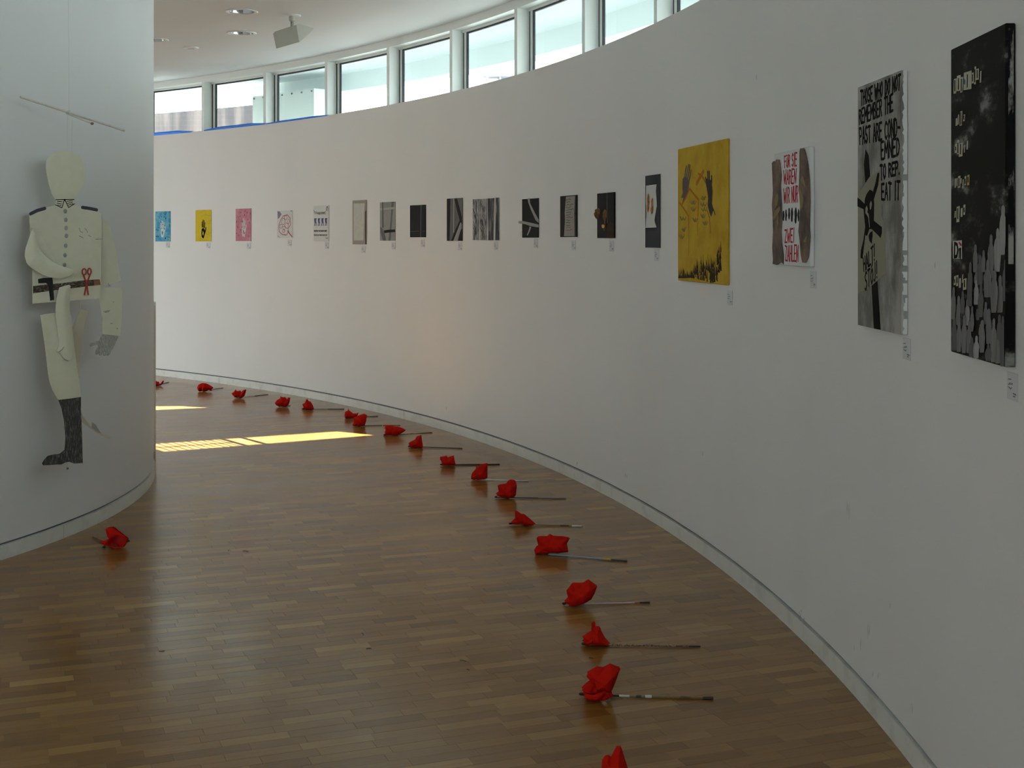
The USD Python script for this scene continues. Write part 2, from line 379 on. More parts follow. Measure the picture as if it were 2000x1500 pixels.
# a few scuffs low on the outer wall
mat("scuff_grey", (.56, .55, .53), .8)
r_ = random.Random(41)
for (x, y, n, ln_) in ((1657, 995, 2, 34), (1692, 1232, 3, 26), (1676, 1262, 2, 22), (1712, 1315, 2, 16), (1560, 1196, 2, 9), (1572, 1208, 3, 9), (1370, 888, 1, 12), (1134, 902, 2, 6), (1219, 925, 2, 8), (1735, 1180, 1, 20), (864, 800, 1, 8), (640, 760, 1, 6), (1785, 1380, 2, 18), (1475, 155, 1, 12), (1832, 520, 1, 16)):
    g = []
    for _ in range(n):
        xx, yy = x + r_.uniform(-8, 8), y + r_.uniform(-6, 6); a = math.radians(wall_angle(xx)); d = polar(C0, R0, math.degrees(a))[1]
        z = CAMH + (HOR - yy) / FPX * d; h = ln_ * d / FPX * r_.uniform(.4, .7); da_ = r_.uniform(-.0003, .0003)
        p0 = np.array([*polar(C0, R0 - .0002, math.degrees(a)), z + h]); p1 = np.array([*polar(C0, R0 - .0002, math.degrees(a + da_)), z - h]); g.append(tube([p0, (p0 + p1) / 2, p1], .0009, 4, taper=[.0004, .0022, .0004]))
    obj("scuff_mark", cat_(*g), "scuff_grey", wr)

# ceiling
cl = thing("ceiling", kind="structure")
th = np.radians(np.arange(A_NEAR, A_FAR + 1, 1.0))
rc = lambda t: RW + .10 if t < math.radians(53) else R0 + .02
CP = Polygon([(C0[0] + rc(t) * math.cos(t), C0[1] + rc(t) * math.sin(t)) for t in th] + [(-17.2, 17.4), (-9.8, 7.5), (-9.8, -6.2)])
HOLES = unary_union([Point(*on_floor(x, y, CEIL)[:2]).buffer(.0975, 24) for x, y in ((472, 22), (472, 64), (301, 77))])   # for the recessed downlights
cm = trimesh.creation.extrude_polygon(CP.buffer(0).difference(HOLES), .25, engine="earcut"); cm.apply_translation((0, 0, CEIL))
obj("ceiling_slab", cm, "ceiling_paint", cl)

# hidden ends of the room: unglazed openings added to let sky light in, behind rotunda and camera
def framed_wall(p0, p1, z0, z1, openings, m, parent, th_=.2):
    p0, p1 = np.array(p0, float), np.array(p1, float); L = np.linalg.norm(p1 - p0); d = (p1 - p0) / L
    g = sbox(0, z0, L, z1)
    for (a, b, c, e) in openings: g = g.difference(sbox(a, c, b, e))
    w = upright(g, 0, th_); v = np.array(w.vertices); nrm = np.array([-d[1], d[0]])
    V = np.stack([p0[0] + d[0] * v[:, 0] + nrm[0] * v[:, 1], p0[1] + d[1] * v[:, 0] + nrm[1] * v[:, 1], v[:, 2]], 1)
    return obj("wall_face", trimesh.Trimesh(V, w.faces, process=False), m, parent)
wf = thing("wall_back", kind="structure")
framed_wall((-9.8, 7.5), (-17.2, 17.4), 0, CEIL, [(.5 + 2.3 * k, 2.65 + 2.3 * k, .1, 2.65) for k in range(5)], "wall_paint", wf)
wn = thing("wall_front", kind="structure")
framed_wall((-9.8, -6), (0, -6), 0, CEIL, [(.8 + 3.0 * k, 3.4 + 3.0 * k, 0.9, 3.1) for k in range(0, 3)], "wall_paint", wn)
framed_wall((-9.8, 7.5), (-9.8, -6), 0, CEIL, [], "wall_paint", thing("wall_side", kind="structure"))

# clerestory windows: mullion fins, gasket lines, white frame and pane per bay
mull = [wall_angle(x, RW) for x in (391.5, 512, 635, 757, 881, 1006.5, 1137.5, 1274)]
da = (mull[0] - mull[-1]) / 7; a_first = np.mean([m + da * k for k, m in enumerate(mull)])
bays = [a_first + da] + [a_first - da * k for k in range(0, 19)]
MW = math.degrees(.048 / RW)
win = None
for k, a in enumerate(bays):
    # bay to the right of the mullion at angle a: from a-MW to a-da
    loc = (*polar(C0, RW, a), SILL)
    if win is None:
        win = thing(f"window_{k + 1}", loc=loc, rotz=a - 90, kind="structure")
        g0 = a - MW; dg = lambda m: math.degrees(m / RW)
        W = lambda *q: ring(C0, *q, .6)
        obj("mullion", W(RW, RW + .11, a - MW, a, SILL, HEADZ), "frame_white", win, world=True)
        obj("gasket", cat_(W(RW + .10, RW + .115, g0 - dg(.022), g0 + dg(.02), SILL, HEADZ - .02), W(RW + .10, RW + .115, g0 - dg(.072), g0 - dg(.058), SILL, HEADZ - .02),
                           W(RW + .10, RW + .115, a - da, g0, HEADZ - .034, HEADZ - .02)), "gasket", win, world=True)
        obj("frame", cat_(W(RW + .097, RW + .115, g0 - dg(.058), g0 - dg(.022), SILL, HEADZ - .02), W(RW + .09, RW + .115, a - da, g0, HEADZ - .02, HEADZ)), "frame_white", win, world=True)
        obj("pane", W(RW + .112, RW + .116, a - da, g0 - dg(.02), SILL, HEADZ - .02), "glass", win, world=True)
    else:
        copy_of(win, f"window_{k + 1}", None, None, loc, a - 90, kind="structure")

# raised translucent blue strip along the ledge's edge, in three lengths
for x0, x1, w, lab in ((262, 374, .030, "bright blue strip on the ledge"), (399, 518, .026, "bright blue strip on the ledge"), (521, 640, .014, "narrow blue strip on the ledge")):
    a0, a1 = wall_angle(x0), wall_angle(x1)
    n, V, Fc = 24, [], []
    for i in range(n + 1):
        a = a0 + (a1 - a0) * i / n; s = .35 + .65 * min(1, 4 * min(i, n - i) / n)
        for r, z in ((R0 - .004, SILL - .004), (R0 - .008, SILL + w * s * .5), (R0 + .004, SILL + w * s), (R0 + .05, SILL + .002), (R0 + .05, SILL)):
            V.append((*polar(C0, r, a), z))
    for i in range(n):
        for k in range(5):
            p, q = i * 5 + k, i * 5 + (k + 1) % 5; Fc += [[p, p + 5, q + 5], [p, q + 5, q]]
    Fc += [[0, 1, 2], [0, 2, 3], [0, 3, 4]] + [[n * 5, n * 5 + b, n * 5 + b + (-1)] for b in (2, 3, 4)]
    obj("blue_strip", (np.array(V), np.array(Fc)), "blue_strip", wr, smooth=40, label=lab)

# ------------------------------------------------------------------ outside, seen through the clerestory
obj("paving", box(-60, 40, -40, 70, -.45, -.30), "paving", kind="structure")
cp = thing("canopy", kind="structure", label="white curved canopy outside the clerestory windows", cat="canopy")
obj("soffit", ring(C0, RW + .14, 15.55, 1, 62, 3.24, 3.42, 1), "soffit_white", cp, smooth=30)
obj("fascia", ring(C0, 15.35, 15.55, 1, 62, 3.06, 3.24, 1), "soffit_white", cp, smooth=30)
pa = math.degrees(math.atan2(14.0 - C0[1], -2.51 - C0[0]))
def pillar_corner(x, r): return polar(C0, r, wall_angle(x, r))
pl = thing("pillar", "white square pillar outside the third clerestory window from the left", "pillar", (*pillar_corner(553, 15.0), -.3))
q0, q1 = pillar_corner(493.5, 14.98), pillar_corner(613, 14.98); dv = (q1 - q0) / np.linalg.norm(q1 - q0); nv_ = np.array([-dv[1], dv[0]])
pm = trimesh.creation.extrude_polygon(Polygon([q0, q1, q1 + nv_ * .33, q0 + nv_ * .33]), 3.36 + .0, engine="earcut"); pm.apply_translation((0, 0, -.3))
obj("shaft", pm, "pillar_white", pl, world=True)
bolts = []
for t in np.linspace(.03, .97, 7):
    p = q0 + (q1 - q0) * t - nv_ * .004; s = trimesh.creation.icosphere(1, .010); s.apply_translation((*p, 3.035)); bolts.append(s)
for b in bolts: obj("bolt", b, "gap_dark", pl, world=True)
# old brick wall with stains and a capping
bw = thing("brick_wall", "weathered stained brick wall outside the two leftmost clerestory windows", "wall", (-5, 20.4, -.3))
bd = np.array([1.0, -.16]); bd /= np.linalg.norm(bd); b0 = np.array([-16.0, 22.0]); b1 = np.array([-3.35, 19.98])
BH = 3.73
def slab(p0, p1, th_, z0, z1, over=0.0):
    d = (p1 - p0) / np.linalg.norm(p1 - p0); n = np.array([-d[1], d[0]]); p0 = p0 - n * over
    m = trimesh.creation.extrude_polygon(Polygon([p0, p1, p1 + n * (th_ + 2 * over), p0 + n * (th_ + 2 * over)]), z1 - z0, engine="earcut"); m.apply_translation((0, 0, z0)); return m
bm_ = b0 + (b1 - b0) * .67
obj("brickwork", slab(bm_, b1, .3, -.3, BH), "old_brick", bw, world=True)
obj("brickwork", slab(b0, bm_, .3, -.3, BH - .17), "old_brick", bw, world=True, label="unseen lower stretch added to shade the ground")  # extension out of view, added to keep sun off the ground outside
n_c = 36
for i in range(n_c):
    p, q = b0 + (b1 - b0) * (i + .02) / n_c, b0 + (b1 - b0) * (i + .98) / n_c
    zc = BH - (.17 if i < 24 else 0)
    obj("capping_stone", slab(p, q, .3, zc, zc + .04 + .012 * prng.random(), .03), "old_brick", bw, world=True)
# grey roofed shelter and white roof struts beyond the seventh window
gs = thing("roof_shelter", "grey flat-roofed structure with a pale panel outside the seventh clerestory window", "shelter", (.2, 19, -.3))
def far_slab(x0, x1, y0, y1, Y, d=.4): 
    return box((x0 - CX) / FPX * Y, (x1 - CX) / FPX * Y, Y, Y + d, CAMH + (HOR - y1) / FPX * Y, CAMH + (HOR - y0) / FPX * Y, .02)
obj("roof", far_slab(942, 1110, 138, 149, 19, 3), "roof_grey", gs, world=True)
obj("wall_panel", far_slab(949, 1110, 149, 190, 19.3, .2), "roof_grey", gs, world=True)
obj("pale_panel", far_slab(951, 974, 151, 185, 19.15, .1), "outside_white", gs, world=True)
obj("post", far_slab(942, 948, 149, 300, 19, .15), "roof_grey", gs, world=True)
obj("post", far_slab(975, 979, 149, 300, 19, .15), "roof_grey", gs, world=True)
obj("post", far_slab(1080, 1086, 149, 300, 19, .15), "roof_grey", gs, world=True)
ls = thing("roof_strut", "slanted pale grey roof struts outside the seventh clerestory window", "strut", (-.95, 17, -.3))
for (xa, ya, xb, yb) in ((926, 149, 916, 200), (934, 154, 928, 176), (938, 152, 940, 176)):
    Y = 17.0; A = np.array(ray(xa, ya)) * Y; B = np.array(ray(xb, yb)) * Y; A[2] += CAMH; B[2] += CAMH
    obj("strut", tube([A, B], .012, 6), "roof_grey", ls, world=True)
obj("crossbar", tube([np.array(ray(908, 200)) * 17 + [0, 0, CAMH], np.array(ray(945, 200)) * 17 + [0, 0, CAMH]], .02, 6), "roof_grey", ls, world=True)
obj("post", tube([np.array(ray(926, 200)) * 17 + [0, 0, CAMH], np.array([ray(926, 200)[0] * 17, 17, -.3])], .03, 8), "roof_grey", ls, world=True)

# slim white upright panel peeping out behind the rotunda
pd_ = np.array([-.2592, .9658]); pn = np.array([-.9658, -.2592]); p0 = on_floor(304.3, 884)[:2] + pd_ * .03
ph = thing("display_panel", "slim upright white panel with rounded top, mostly hidden behind the edge of the left wall", "panel", (*p0, 0))
pr = Polygon([(0, 0), (.12, 0), (.12, 1.03), (.11, 1.05), (.09, 1.057), (.05, 1.057), (.03, 1.05), (.01, 1.03), (0, .99)])
m = upright(pr, 0, .085); v = np.array(m.vertices)
V = np.stack([p0[0] + pd_[0] * v[:, 0] + pn[0] * v[:, 1], p0[1] + pd_[1] * v[:, 0] + pn[1] * v[:, 1], v[:, 2]], 1)
obj("board", trimesh.Trimesh(V, m.faces, process=False), "plinth_white", ph, world=True)

# ------------------------------------------------------------------ ceiling fittings
def ceil_at(x, y): return on_ceiling(x, y, CEIL)
light0 = None
for x, y, lab in ((472, 22, "round chrome recessed downlight, the nearest of the two full ones on the ceiling"),
                  (472, 64, "round chrome recessed downlight, below the nearest one in the photo and left of the speaker"),
                  (301, 77, "round chrome recessed downlight cut by the edge of the left wall")):
    p = ceil_at(x, y)
    if light0 is None:
        light0 = thing("downlight", lab, "ceiling light", p, 0, "recessed downlights in the ceiling")
        obj("trim_ring", lathe([(.098, 0.001), (.125, 0.001), (.127, -.004), (.122, -.009), (.100, -.007), (.096, -.003), (.098, .001)], 40), "white_metal", light0, smooth=40)
        obj("reflector", lathe([(.098, -.004), (.093, .03), (.08, .06), (.06, .08), (.03, .088), (0, .09)], 40), "lamp_inside", light0, smooth=40)
        obj("bulb", lathe([(0, .03), (.018, .032), (.026, .045), (.026, .07), (.02, .086)], 20), "white_metal", light0, smooth=40)
    else: copy_of(light0, "downlight", lab, "ceiling light", p, 0, "recessed downlights in the ceiling")
p = ceil_at(373, 92.5)
dt = thing("smoke_detector", "small flat round white disc on the ceiling left of the speaker", "smoke detector", p)
obj("disc", lathe([(0, -.014), (.055, -.014), (.068, -.010), (.072, -.003), (.072, 0)], 32), "white_metal", dt, smooth=30)
obj("slot", box(-.03, .03, -.004, .004, -.016, -.013), "gap_dark", dt)

p = ceil_at(570.5, 29.5)
sp = thing("ceiling_speaker", "grey wedge-shaped loudspeaker hanging from a swivel on the ceiling", "speaker", p, 0)
Ys = p[1]
def at_depth(x, y, Y): r = ray(x, y); return np.array([r[0] * Y, Y, CAMH + r[2] * Y])
obj("ceiling_plate", lathe([(0, -.012), (.066, -.012), (.071, -.006), (.071, 0)], 32), "white_metal", sp, smooth=30)
k = Ys / FPX
obj("swivel_socket", lathe([(0, -.048), (.022, -.048), (.024, -.045), (.024, -.010), (0, -.010)], 24), "speaker_grey", sp, smooth=30)
obj("swivel_stem", tube([(.0, 0, -.046), (.001, 0, -.105)], .0145, 16), "speaker_grey", sp, smooth=30)
obj("screw", tube([(.0, -.013, -.062), (.0, -.017, -.062)], .004, 8), "gap_dark", sp)
F = lambda cx, cy: (500 + cx * .07, 10 + cy * .07)
Yf = Ys - .02
fl_, fr_ = [at_depth(*F(*q), Yf) for q in ((478, 755), (565, 1215))], [at_depth(*F(*q), Yf) for q in ((1140, 545), (1215, 1030))]
back_ = at_depth(*F(1600, 645), Yf + .15); shift = fl_[0] - fr_[0]
tops = [fr_[0] + (back_ - fr_[0]) * .16 + [0, 0, .012]]
body = [fr_[0], fr_[1], fl_[1], fl_[0] - [0, 0, .012], fl_[0] * .93 + fr_[0] * .07, tops[0], tops[0] + shift * .95, back_, back_ - [0, .0, .008], back_ + shift * .97]
obj("cabinet", trimesh.convex.convex_hull(np.array(body)), "speaker_grey", sp, world=True)
gq = [fr_[0], fr_[1], fl_[1], fl_[0] - [0, 0, .012], fl_[0] * .93 + fr_[0] * .07]
grille = trimesh.convex.convex_hull(np.array([q * .97 + np.mean(gq, 0) * .03 + [0, -.003, 0] for q in gq] + gq))
obj("front_grille", grille, "speaker_grey", sp, world=True)
obj("tilt_bracket", tube([p + [-.03, .0, -.112], p + [.03, .0, -.096]], .008, 10), "speaker_grey", sp, world=True)

# ------------------------------------------------------------------ artworks on the outer wall
def crop(x0, y0, x1, y1, w):
    s = (x1 - x0) / w
    return lambda pts: [(x0 + px * s, y0 + py * s) for px, py in pts]
A5, A6, A7 = crop(290, 380, 600, 500, 2000), crop(590, 370, 850, 500, 2000), crop(850, 360, 1220, 500, 2000)
A14, A16 = crop(1240, 250, 1480, 610, 1000), crop(1480, 270, 1640, 570, 800)
A17, A17b = crop(1650, 120, 1810, 420, 800), crop(1650, 400, 1810, 710, 774)
A18, A18b = crop(1830, 30, 2000, 400, 689), crop(1830, 380, 2000, 790, 622)

def homography(src, dst):
    A = []
    for (x, y), (u, v) in zip(src, dst):
        A.append([x, y, 1, 0, 0, 0, -u * x, -u * y, -u]); A.append([0, 0, 0, x, y, 1, -v * x, -v * y, -v])
    return np.linalg.svd(np.array(A))[2][-1].reshape(3, 3)

class Art:
    """A rectangle hung on the curved wall. quad: its front's corners TL, TR, BL, BR in the photograph, d: thickness."""
    def __init__(self, name, label, cat, quad, d, group=None):
        q = np.array(quad, float); xm = q[:, 0].mean(); a = wall_angle(xm); lift = .0015
        for _ in range(4):
            n = np.array([math.cos(math.radians(a)), math.sin(math.radians(a))]); t = np.array([n[1], -n[0]])
            O = C0 + n * (R0 - d - lift)
            def hit(x):
                r = ray(x, 0)[:2]; s = ((O @ n) / (r @ n)); return s, (s * r - O) @ t
            sl, ul = hit((q[0, 0] + q[2, 0]) / 2); sr, ur = hit((q[1, 0] + q[3, 0]) / 2)
            a -= math.degrees((ul + ur) / 2 / R0); lift = .0012 + ((ur - ul) / 2) ** 2 / (2 * R0)   # clear of the wall's curve
        z = lambda s, y: CAMH + s * (HOR - y) / FPX
        top = (z(sl, q[0, 1]) + z(sr, q[1, 1])) / 2; bot = (z(sl, q[2, 1]) + z(sr, q[3, 1])) / 2
        self.W, self.H, self.d, self.a, self.k = ur - ul, top - bot, d, a, 0
        self.Hm = homography(q, [(-self.W / 2, self.H), (self.W / 2, self.H), (-self.W / 2, 0), (self.W / 2, 0)])
        loc = (*(C0 + n * (R0 - lift)), bot)
        self.path = thing(name, label, cat, loc, a - 90, group)
    def uv(self, pts):
        p = np.hstack([np.array(pts, float), np.ones((len(pts), 1))]) @ self.Hm.T; return p[:, :2] / p[:, 2:]
    def base(self, name, m, bev=.0): 
        obj(name, box(-self.W / 2, self.W / 2, -self.d, 0, 0, self.H, bev), m, self.path)
    def add(self, name, shape, m, layer=1, h=.0005, label=None, kind=None):
        """A painted or pasted shape on the front face: a shapely geometry in the sheet's own (x, z)."""
        y1 = -self.d + .0002 if layer <= 1 else -self.d - h * (layer - 1)
        if isinstance(shape, list): shape = unary_union(shape)
        if shape.is_empty: return
        return obj(name, upright(shape, -self.d - h * layer, y1), m, self.path, label=label, kind=kind)
    def poly(self, pts): return Polygon(self.uv(pts)).buffer(0)
    def clip(self, g): return g.intersection(sbox(-self.W / 2 + .0005, .0005, self.W / 2 - .0005, self.H - .0005))
    def stroke(self, pts, w): return LineString(self.uv(pts)).buffer(w / 2, 4)
    def px(self, fx, fy): return (-self.W / 2 + fx * self.W, self.H * (1 - fy))   # fractions from the top left corner
    def fpoly(self, pts): return Polygon([self.px(*p) for p in pts]).buffer(0)
    def fline(self, pts, w): return LineString([self.px(*p) for p in pts]).buffer(w / 2, 4)
    def dot(self, fx, fy, rx, ry=None, rot=0):
        e = affinity.scale(Point(0, 0).buffer(1, 6), rx, ry or rx); return affinity.translate(affinity.rotate(e, rot), *self.px(fx, fy))

GL = {  # hand-lettered capitals as strokes in a unit box
 "A": [[(0, 0), (.5, 1), (1, 0)], [(.2, .35), (.8, .35)]], "B": [[(.05, 0), (.05, 1), (.7, .95), (.85, .75), (.6, .53), (.05, .5)], [(.6, .53), (.95, .3), (.75, .03), (.05, 0)]],
 "C": [[(.95, .85), (.6, 1), (.2, .85), (.05, .5), (.2, .1), (.6, 0), (.95, .15)]], "D": [[(.05, 0), (.05, 1), (.65, .9), (.95, .5), (.65, .07), (.05, 0)]],
 "E": [[(.95, 1), (.05, 1), (.05, 0), (.95, 0)], [(.05, .5), (.75, .52)]], "F": [[(.95, 1), (.05, 1), (.05, 0)], [(.05, .52), (.75, .55)]],
 "H": [[(.05, 1), (.05, 0)], [(.95, 1), (.95, 0)], [(.05, .5), (.95, .52)]], "I": [[(.5, 0), (.5, 1)]], "J": [[(.8, 1), (.75, .2), (.5, 0), (.15, .1)]],
 "K": [[(.05, 0), (.05, 1)], [(.9, 1), (.05, .45), (.95, 0)]], "L": [[(.1, 1), (.1, 0), (.95, .02)]], "M": [[(0, 0), (.1, 1), (.5, .35), (.9, 1), (1, 0)]],
 "N": [[(.05, 0), (.05, 1), (.95, 0), (.95, 1)]], "O": [[(.5, 1), (.1, .75), (.05, .35), (.4, 0), (.8, .15), (.95, .6), (.75, .93), (.5, 1)]],
 "P": [[(.05, 0), (.05, 1), (.75, .95), (.95, .75), (.75, .52), (.05, .48)]], "R": [[(.05, 0), (.05, 1), (.75, .95), (.9, .75), (.7, .53), (.05, .48)], [(.45, .48), (.95, 0)]],
 "S": [[(.9, .88), (.5, 1), (.1, .8), (.25, .57), (.75, .43), (.92, .2), (.5, 0), (.08, .12)]], "T": [[(0, 1), (1, .97)], [(.5, 1), (.5, 0)]],
 "U": [[(.05, 1), (.08, .2), (.5, 0), (.9, .2), (.95, 1)]], "W": [[(0, 1), (.22, 0), (.5, .7), (.76, 0), (1, 1)]], "Z": [[(.05, 1), (.92, .97), (.08, .03), (.98, 0)]],
 "-": [[(.1, .45), (.8, .47)]], ".": [[(.3, .03), (.4, .05)]], "!": [[(.5, 1), (.45, .32)], [(.44, .03), (.46, .06)]],
 "Ü": [[(.05, .8), (.08, .15), (.5, 0), (.9, .15), (.95, .8)], [(.25, 1.0), (.27, .97)], [(.72, 1.02), (.74, .98)]], "Ó": [[(.5, .82), (.1, .65), (.05, .3), (.4, 0), (.8, .12), (.95, .5), (.75, .78), (.5, .82)], [(.45, .93), (.7, 1.08)]], " ": []}
ADV = {"I": .5, "M": 1.25, "W": 1.3, " ": .6, "-": .8, ".": .5, "!": .5, "J": .8}
def lettering(art, text, p0t, p0b, p1t, p1b, w, jitter=.03, seed=1):
    """Hand lettering between two vertical edges (photo points top and bottom), one shapely geometry per letter."""
    r = random.Random(seed); q = art.uv([p0t, p0b, p1t, p1b]); gap = .28
    total = sum(ADV.get(c, 1) for c in text) + gap * (len(text) - 1); out, x = [], 0.0
    for c in text:
        adv = ADV.get(c, 1); g = []
        for st in GL[c]:
            pts = []
            for a, b in st:
                f = (x + a * adv) / total; b = b * (1 + r.uniform(-jitter, jitter)) + r.uniform(-jitter, jitter)
                lo, hi = q[1] * (1 - f) + q[3] * f, q[0] * (1 - f) + q[2] * f; pts.append(lo * (1 - b) + hi * b)
            g.append(LineString(pts).buffer(w / 2, 3))
        if g: out.append((c, unary_union(g)))
        x += adv + gap
    return out

_m = mat
def mat(n, c, r=.7, **k): return _m(n, c, r, **{"spec": .04, **k})
mat("paint_blue", (.16, .42, .60), .6, noise=(14, 4, [(0, (.02, .20, .50)), (.42, (.06, .32, .58)), (.55, (.16, .46, .58)), (1, (.34, .56, .48))]))
mat("paint_yellow", (.70, .52, .03), .6, noise=(16, 5, [(0, (.50, .36, .02)), (.45, (.70, .53, .03)), (1, (.76, .62, .08))]))
mat("paint_pink", (.6, .25, .30), .6, noise=(13, 4, [(0, (.48, .10, .16)), (.45, (.58, .22, .29)), (1, (.70, .48, .52))]))
mat("print_white", (.66, .68, .68), .7, noise=(60, 4, [(0, (.45, .5, .55)), (.5, (.66, .68, .68)), (1, (.76, .76, .75))]))
mat("paper_white", (.70, .71, .69), .7, noise=(8, 4, [(0, (.60, .60, .58)), (.5, (.70, .71, .69)), (1, (.74, .75, .73))]))
mat("paper_worn", (.62, .62, .56), .7, noise=(18, 5, [(0, (.42, .42, .38)), (.45, (.60, .60, .55)), (1, (.70, .70, .65))]))
mat("red_paint", (.46, .02, .04), .6)
mat("crimson_scribble", (.42, .04, .10), .6)
mat("mauve", (.30, .24, .34), .7)
mat("blue_print", (.10, .12, .30), .6)
mat("card_taupe", (.38, .35, .31), .8)
mat("card_taupe_dark", (.10, .085, .075), .8)
mat("photo_grey", (.30, .30, .29), .35, noise=(5, 3, [(0, (.20, .20, .195)), (1, (.42, .42, .40))]))
mat("photo_light", (.42, .42, .40), .35)
mat("photo_mid", (.13, .13, .13), .35, noise=(9, 4, [(0, (.07, .07, .07)), (1, (.20, .20, .2))]), stretch=(3, 1, .2))
mat("photo_dark", (.012, .012, .014), .5, noise=(9, 4, [(0, (.006, .006, .007)), (1, (.022, .022, .024))]), stretch=(3, 1, .2))
mat("photo_black", (.006, .0065, .0075), .5)
mat("photo_mottled", (.25, .25, .25), .4, noise=(26, 7, [(0, (.02, .02, .02)), (.40, (.10, .10, .10)), (.52, (.34, .34, .33)), (.7, (.55, .55, .53)), (1, (.65, .65, .63))]), stretch=(1, 1, .45))
mat("photo_inky", (.1, .1, .1), .4, noise=(22, 7, [(0, (.01, .01, .01)), (.5, (.04, .04, .04)), (.6, (.22, .22, .21)), (1, (.55, .55, .52))]), stretch=(1.6, 1, .25))
mat("gold_edge", (.45, .32, .12), .5)
mat("tape_grey", (.36, .36, .34), .6)
mat("root_brown", (.16, .085, .035), .8, noise=(90, 5, [(0, (.05, .025, .01)), (1, (.30, .17, .07))]))
mat("rust_stain", (.05, .03, .02), .7, noise=(40, 5, [(0, (.02, .014, .012)), (.55, (.05, .03, .02)), (1, (.13, .07, .04))]))
mat("gold_leaf", (.55, .36, .04), .4)
mat("slate_panel", (.055, .06, .068), .6)
mat("flame_orange", (.52, .17, .02), .6)
mat("canvas_yellow", (.55, .35, .02), .6, noise=(7, 5, [(0, (.42, .21, .012)), (.42, (.54, .34, .02)), (.6, (.62, .42, .035)), (1, (.62, .48, .10))]), bump=(300, .1, .001))
mat("orange_line", (.47, .17, .012), .6)
mat("hand_plum", (.10, .075, .085), .6, noise=(50, 4, [(0, (.04, .03, .04)), (1, (.24, .19, .17))]), stretch=(2, 1, .3))
mat("hand_dark", (.03, .024, .035), .6, noise=(50, 4, [(0, (.012, .01, .016)), (1, (.10, .08, .07))]), stretch=(2, 1, .3))
mat("smudge_blue", (.24, .19, .06), .6)
mat("grass_brown", (.035, .022, .012), .7)
mat("canvas_white", (.72, .74, .74), .7)
mat("burnt_paper", (.20, .15, .12), .8, noise=(9, 5, [(0, (.05, .045, .042)), (.40, (.12, .10, .09)), (.52, (.19, .145, .12)), (.62, (.26, .185, .15)), (1, (.32, .27, .20))]), bump=(40, .3, .003))
mat("burnt_tan", (.30, .235, .13), .8)
mat("blot_black", (.028, .028, .028), .6)
mat("canvas_grey", (.3, .3, .28), .75, noise=(8, 6, [(0, (.11, .105, .095)), (.42, (.20, .195, .18)), (.52, (.31, .305, .285)), (.62, (.42, .415, .39)), (1, (.5, .495, .47))]), stretch=(1, 1, .6), bump=(200, .1, .001))
mat("sign_khaki", (.29, .29, .215), .7)
mat("grey_wash", (.32, .33, .32), .7)
mat("canvas_black", (.012, .012, .012), .6, noise=(9, 6, [(0, (.008, .008, .008)), (.53, (.010, .010, .010)), (.59, (.04, .04, .038)), (.67, (.22, .22, .21)), (1, (.45, .45, .42))]), stretch=(.8, 1, 1.6))
mat("canvas_edge", (.02, .02, .02), .6, noise=(34, 6, [(0, (.006, .006, .008)), (.50, (.012, .012, .014)), (.58, (.30, .30, .28)), (1, (.45, .45, .42))]), stretch=(1, .6, .25))
for nm, c in (("figure_pale", .34), ("figure_mid", .20), ("figure_dim", .125)):
    mat(nm, (c, c, c), .6, noise=(26, 5, [(0, (c * .55,) * 3), (.5, (c, c, c)), (1, (c * 1.5,) * 3)]), stretch=(2, 1, .35))
mat("news_scrap", (.52, .51, .40), .7)
mat("news_yellow", (.5, .42, .1), .7)
mat("news_blue", (.05, .16, .30), .6)

def hand(art, cx, cy, s, lean=0.0, squash=1.0, mirror=1):
    """A hand print: palm with a gap in its middle, four fingers, a thumb; centre and size in sheet fractions."""
    W = art.W; g = []
    def P(u, v):
        u *= mirror; c, sn = math.cos(lean), math.sin(lean)
        X, Y = art.px(cx, cy); return (X + s * squash * (u * c - v * sn), Y + s * (u * sn + v * c))
    palm = Polygon([P(u, v) for u, v in ((-.22, .0), (-.26, -.25), (-.17, -.48), (.1, -.52), (.24, -.3), (.25, -.02), (.05, .06))]).buffer(s * .03)
    g.append(palm.difference(Polygon([P(u, v) for u, v in ((-.07, -.12), (-.1, -.3), (.04, -.36), (.1, -.2))]).buffer(s * .02)))
    for u, l, t in ((-.21, .36, -.07), (-.07, .50, -.03), (.07, .47, .02), (.2, .36, .06)):
        for a, b in ((.12, .40), (.46, .70), (.76, 1.0)): g.append(LineString([P(u + t * a, .08 + l * a), P(u + t * b, .08 + l * b)]).buffer(s * .042 * min(1, squash * 1.3), 4))
    g.append(LineString([P(.28, -.2), P(.42, .0), P(.46, .16)]).buffer(s * .045, 4))
    return unary_union(g)
def drips(art, n, seed, avoid=None):
    r = random.Random(seed); g = []
    while len(g) < n:
        fx, fy = r.uniform(.04, .96), r.uniform(.04, .96)
        if avoid is not None and avoid.contains(Point(art.px(fx, fy))): continue
        g.append(art.dot(fx, fy, r.uniform(.0025, .005), r.uniform(.005, .010), r.uniform(-25, 25)))
    return art.clip(unary_union(g))
def cracks(art, n, seed, w=.0013):
    r = random.Random(seed); g = []
    for _ in range(n):
        x, y = r.random(), r.random(); pts = [(x, y)]; a = r.uniform(-.5, .5)
        for k in range(4): x += .12 * math.cos(a); y += .09 * math.sin(a) + r.uniform(-.03, .03); pts.append((x, y))
        g.append(art.fline(pts, w))
    return art.clip(unary_union(g))

GA = "small works in a row on the curved white wall"
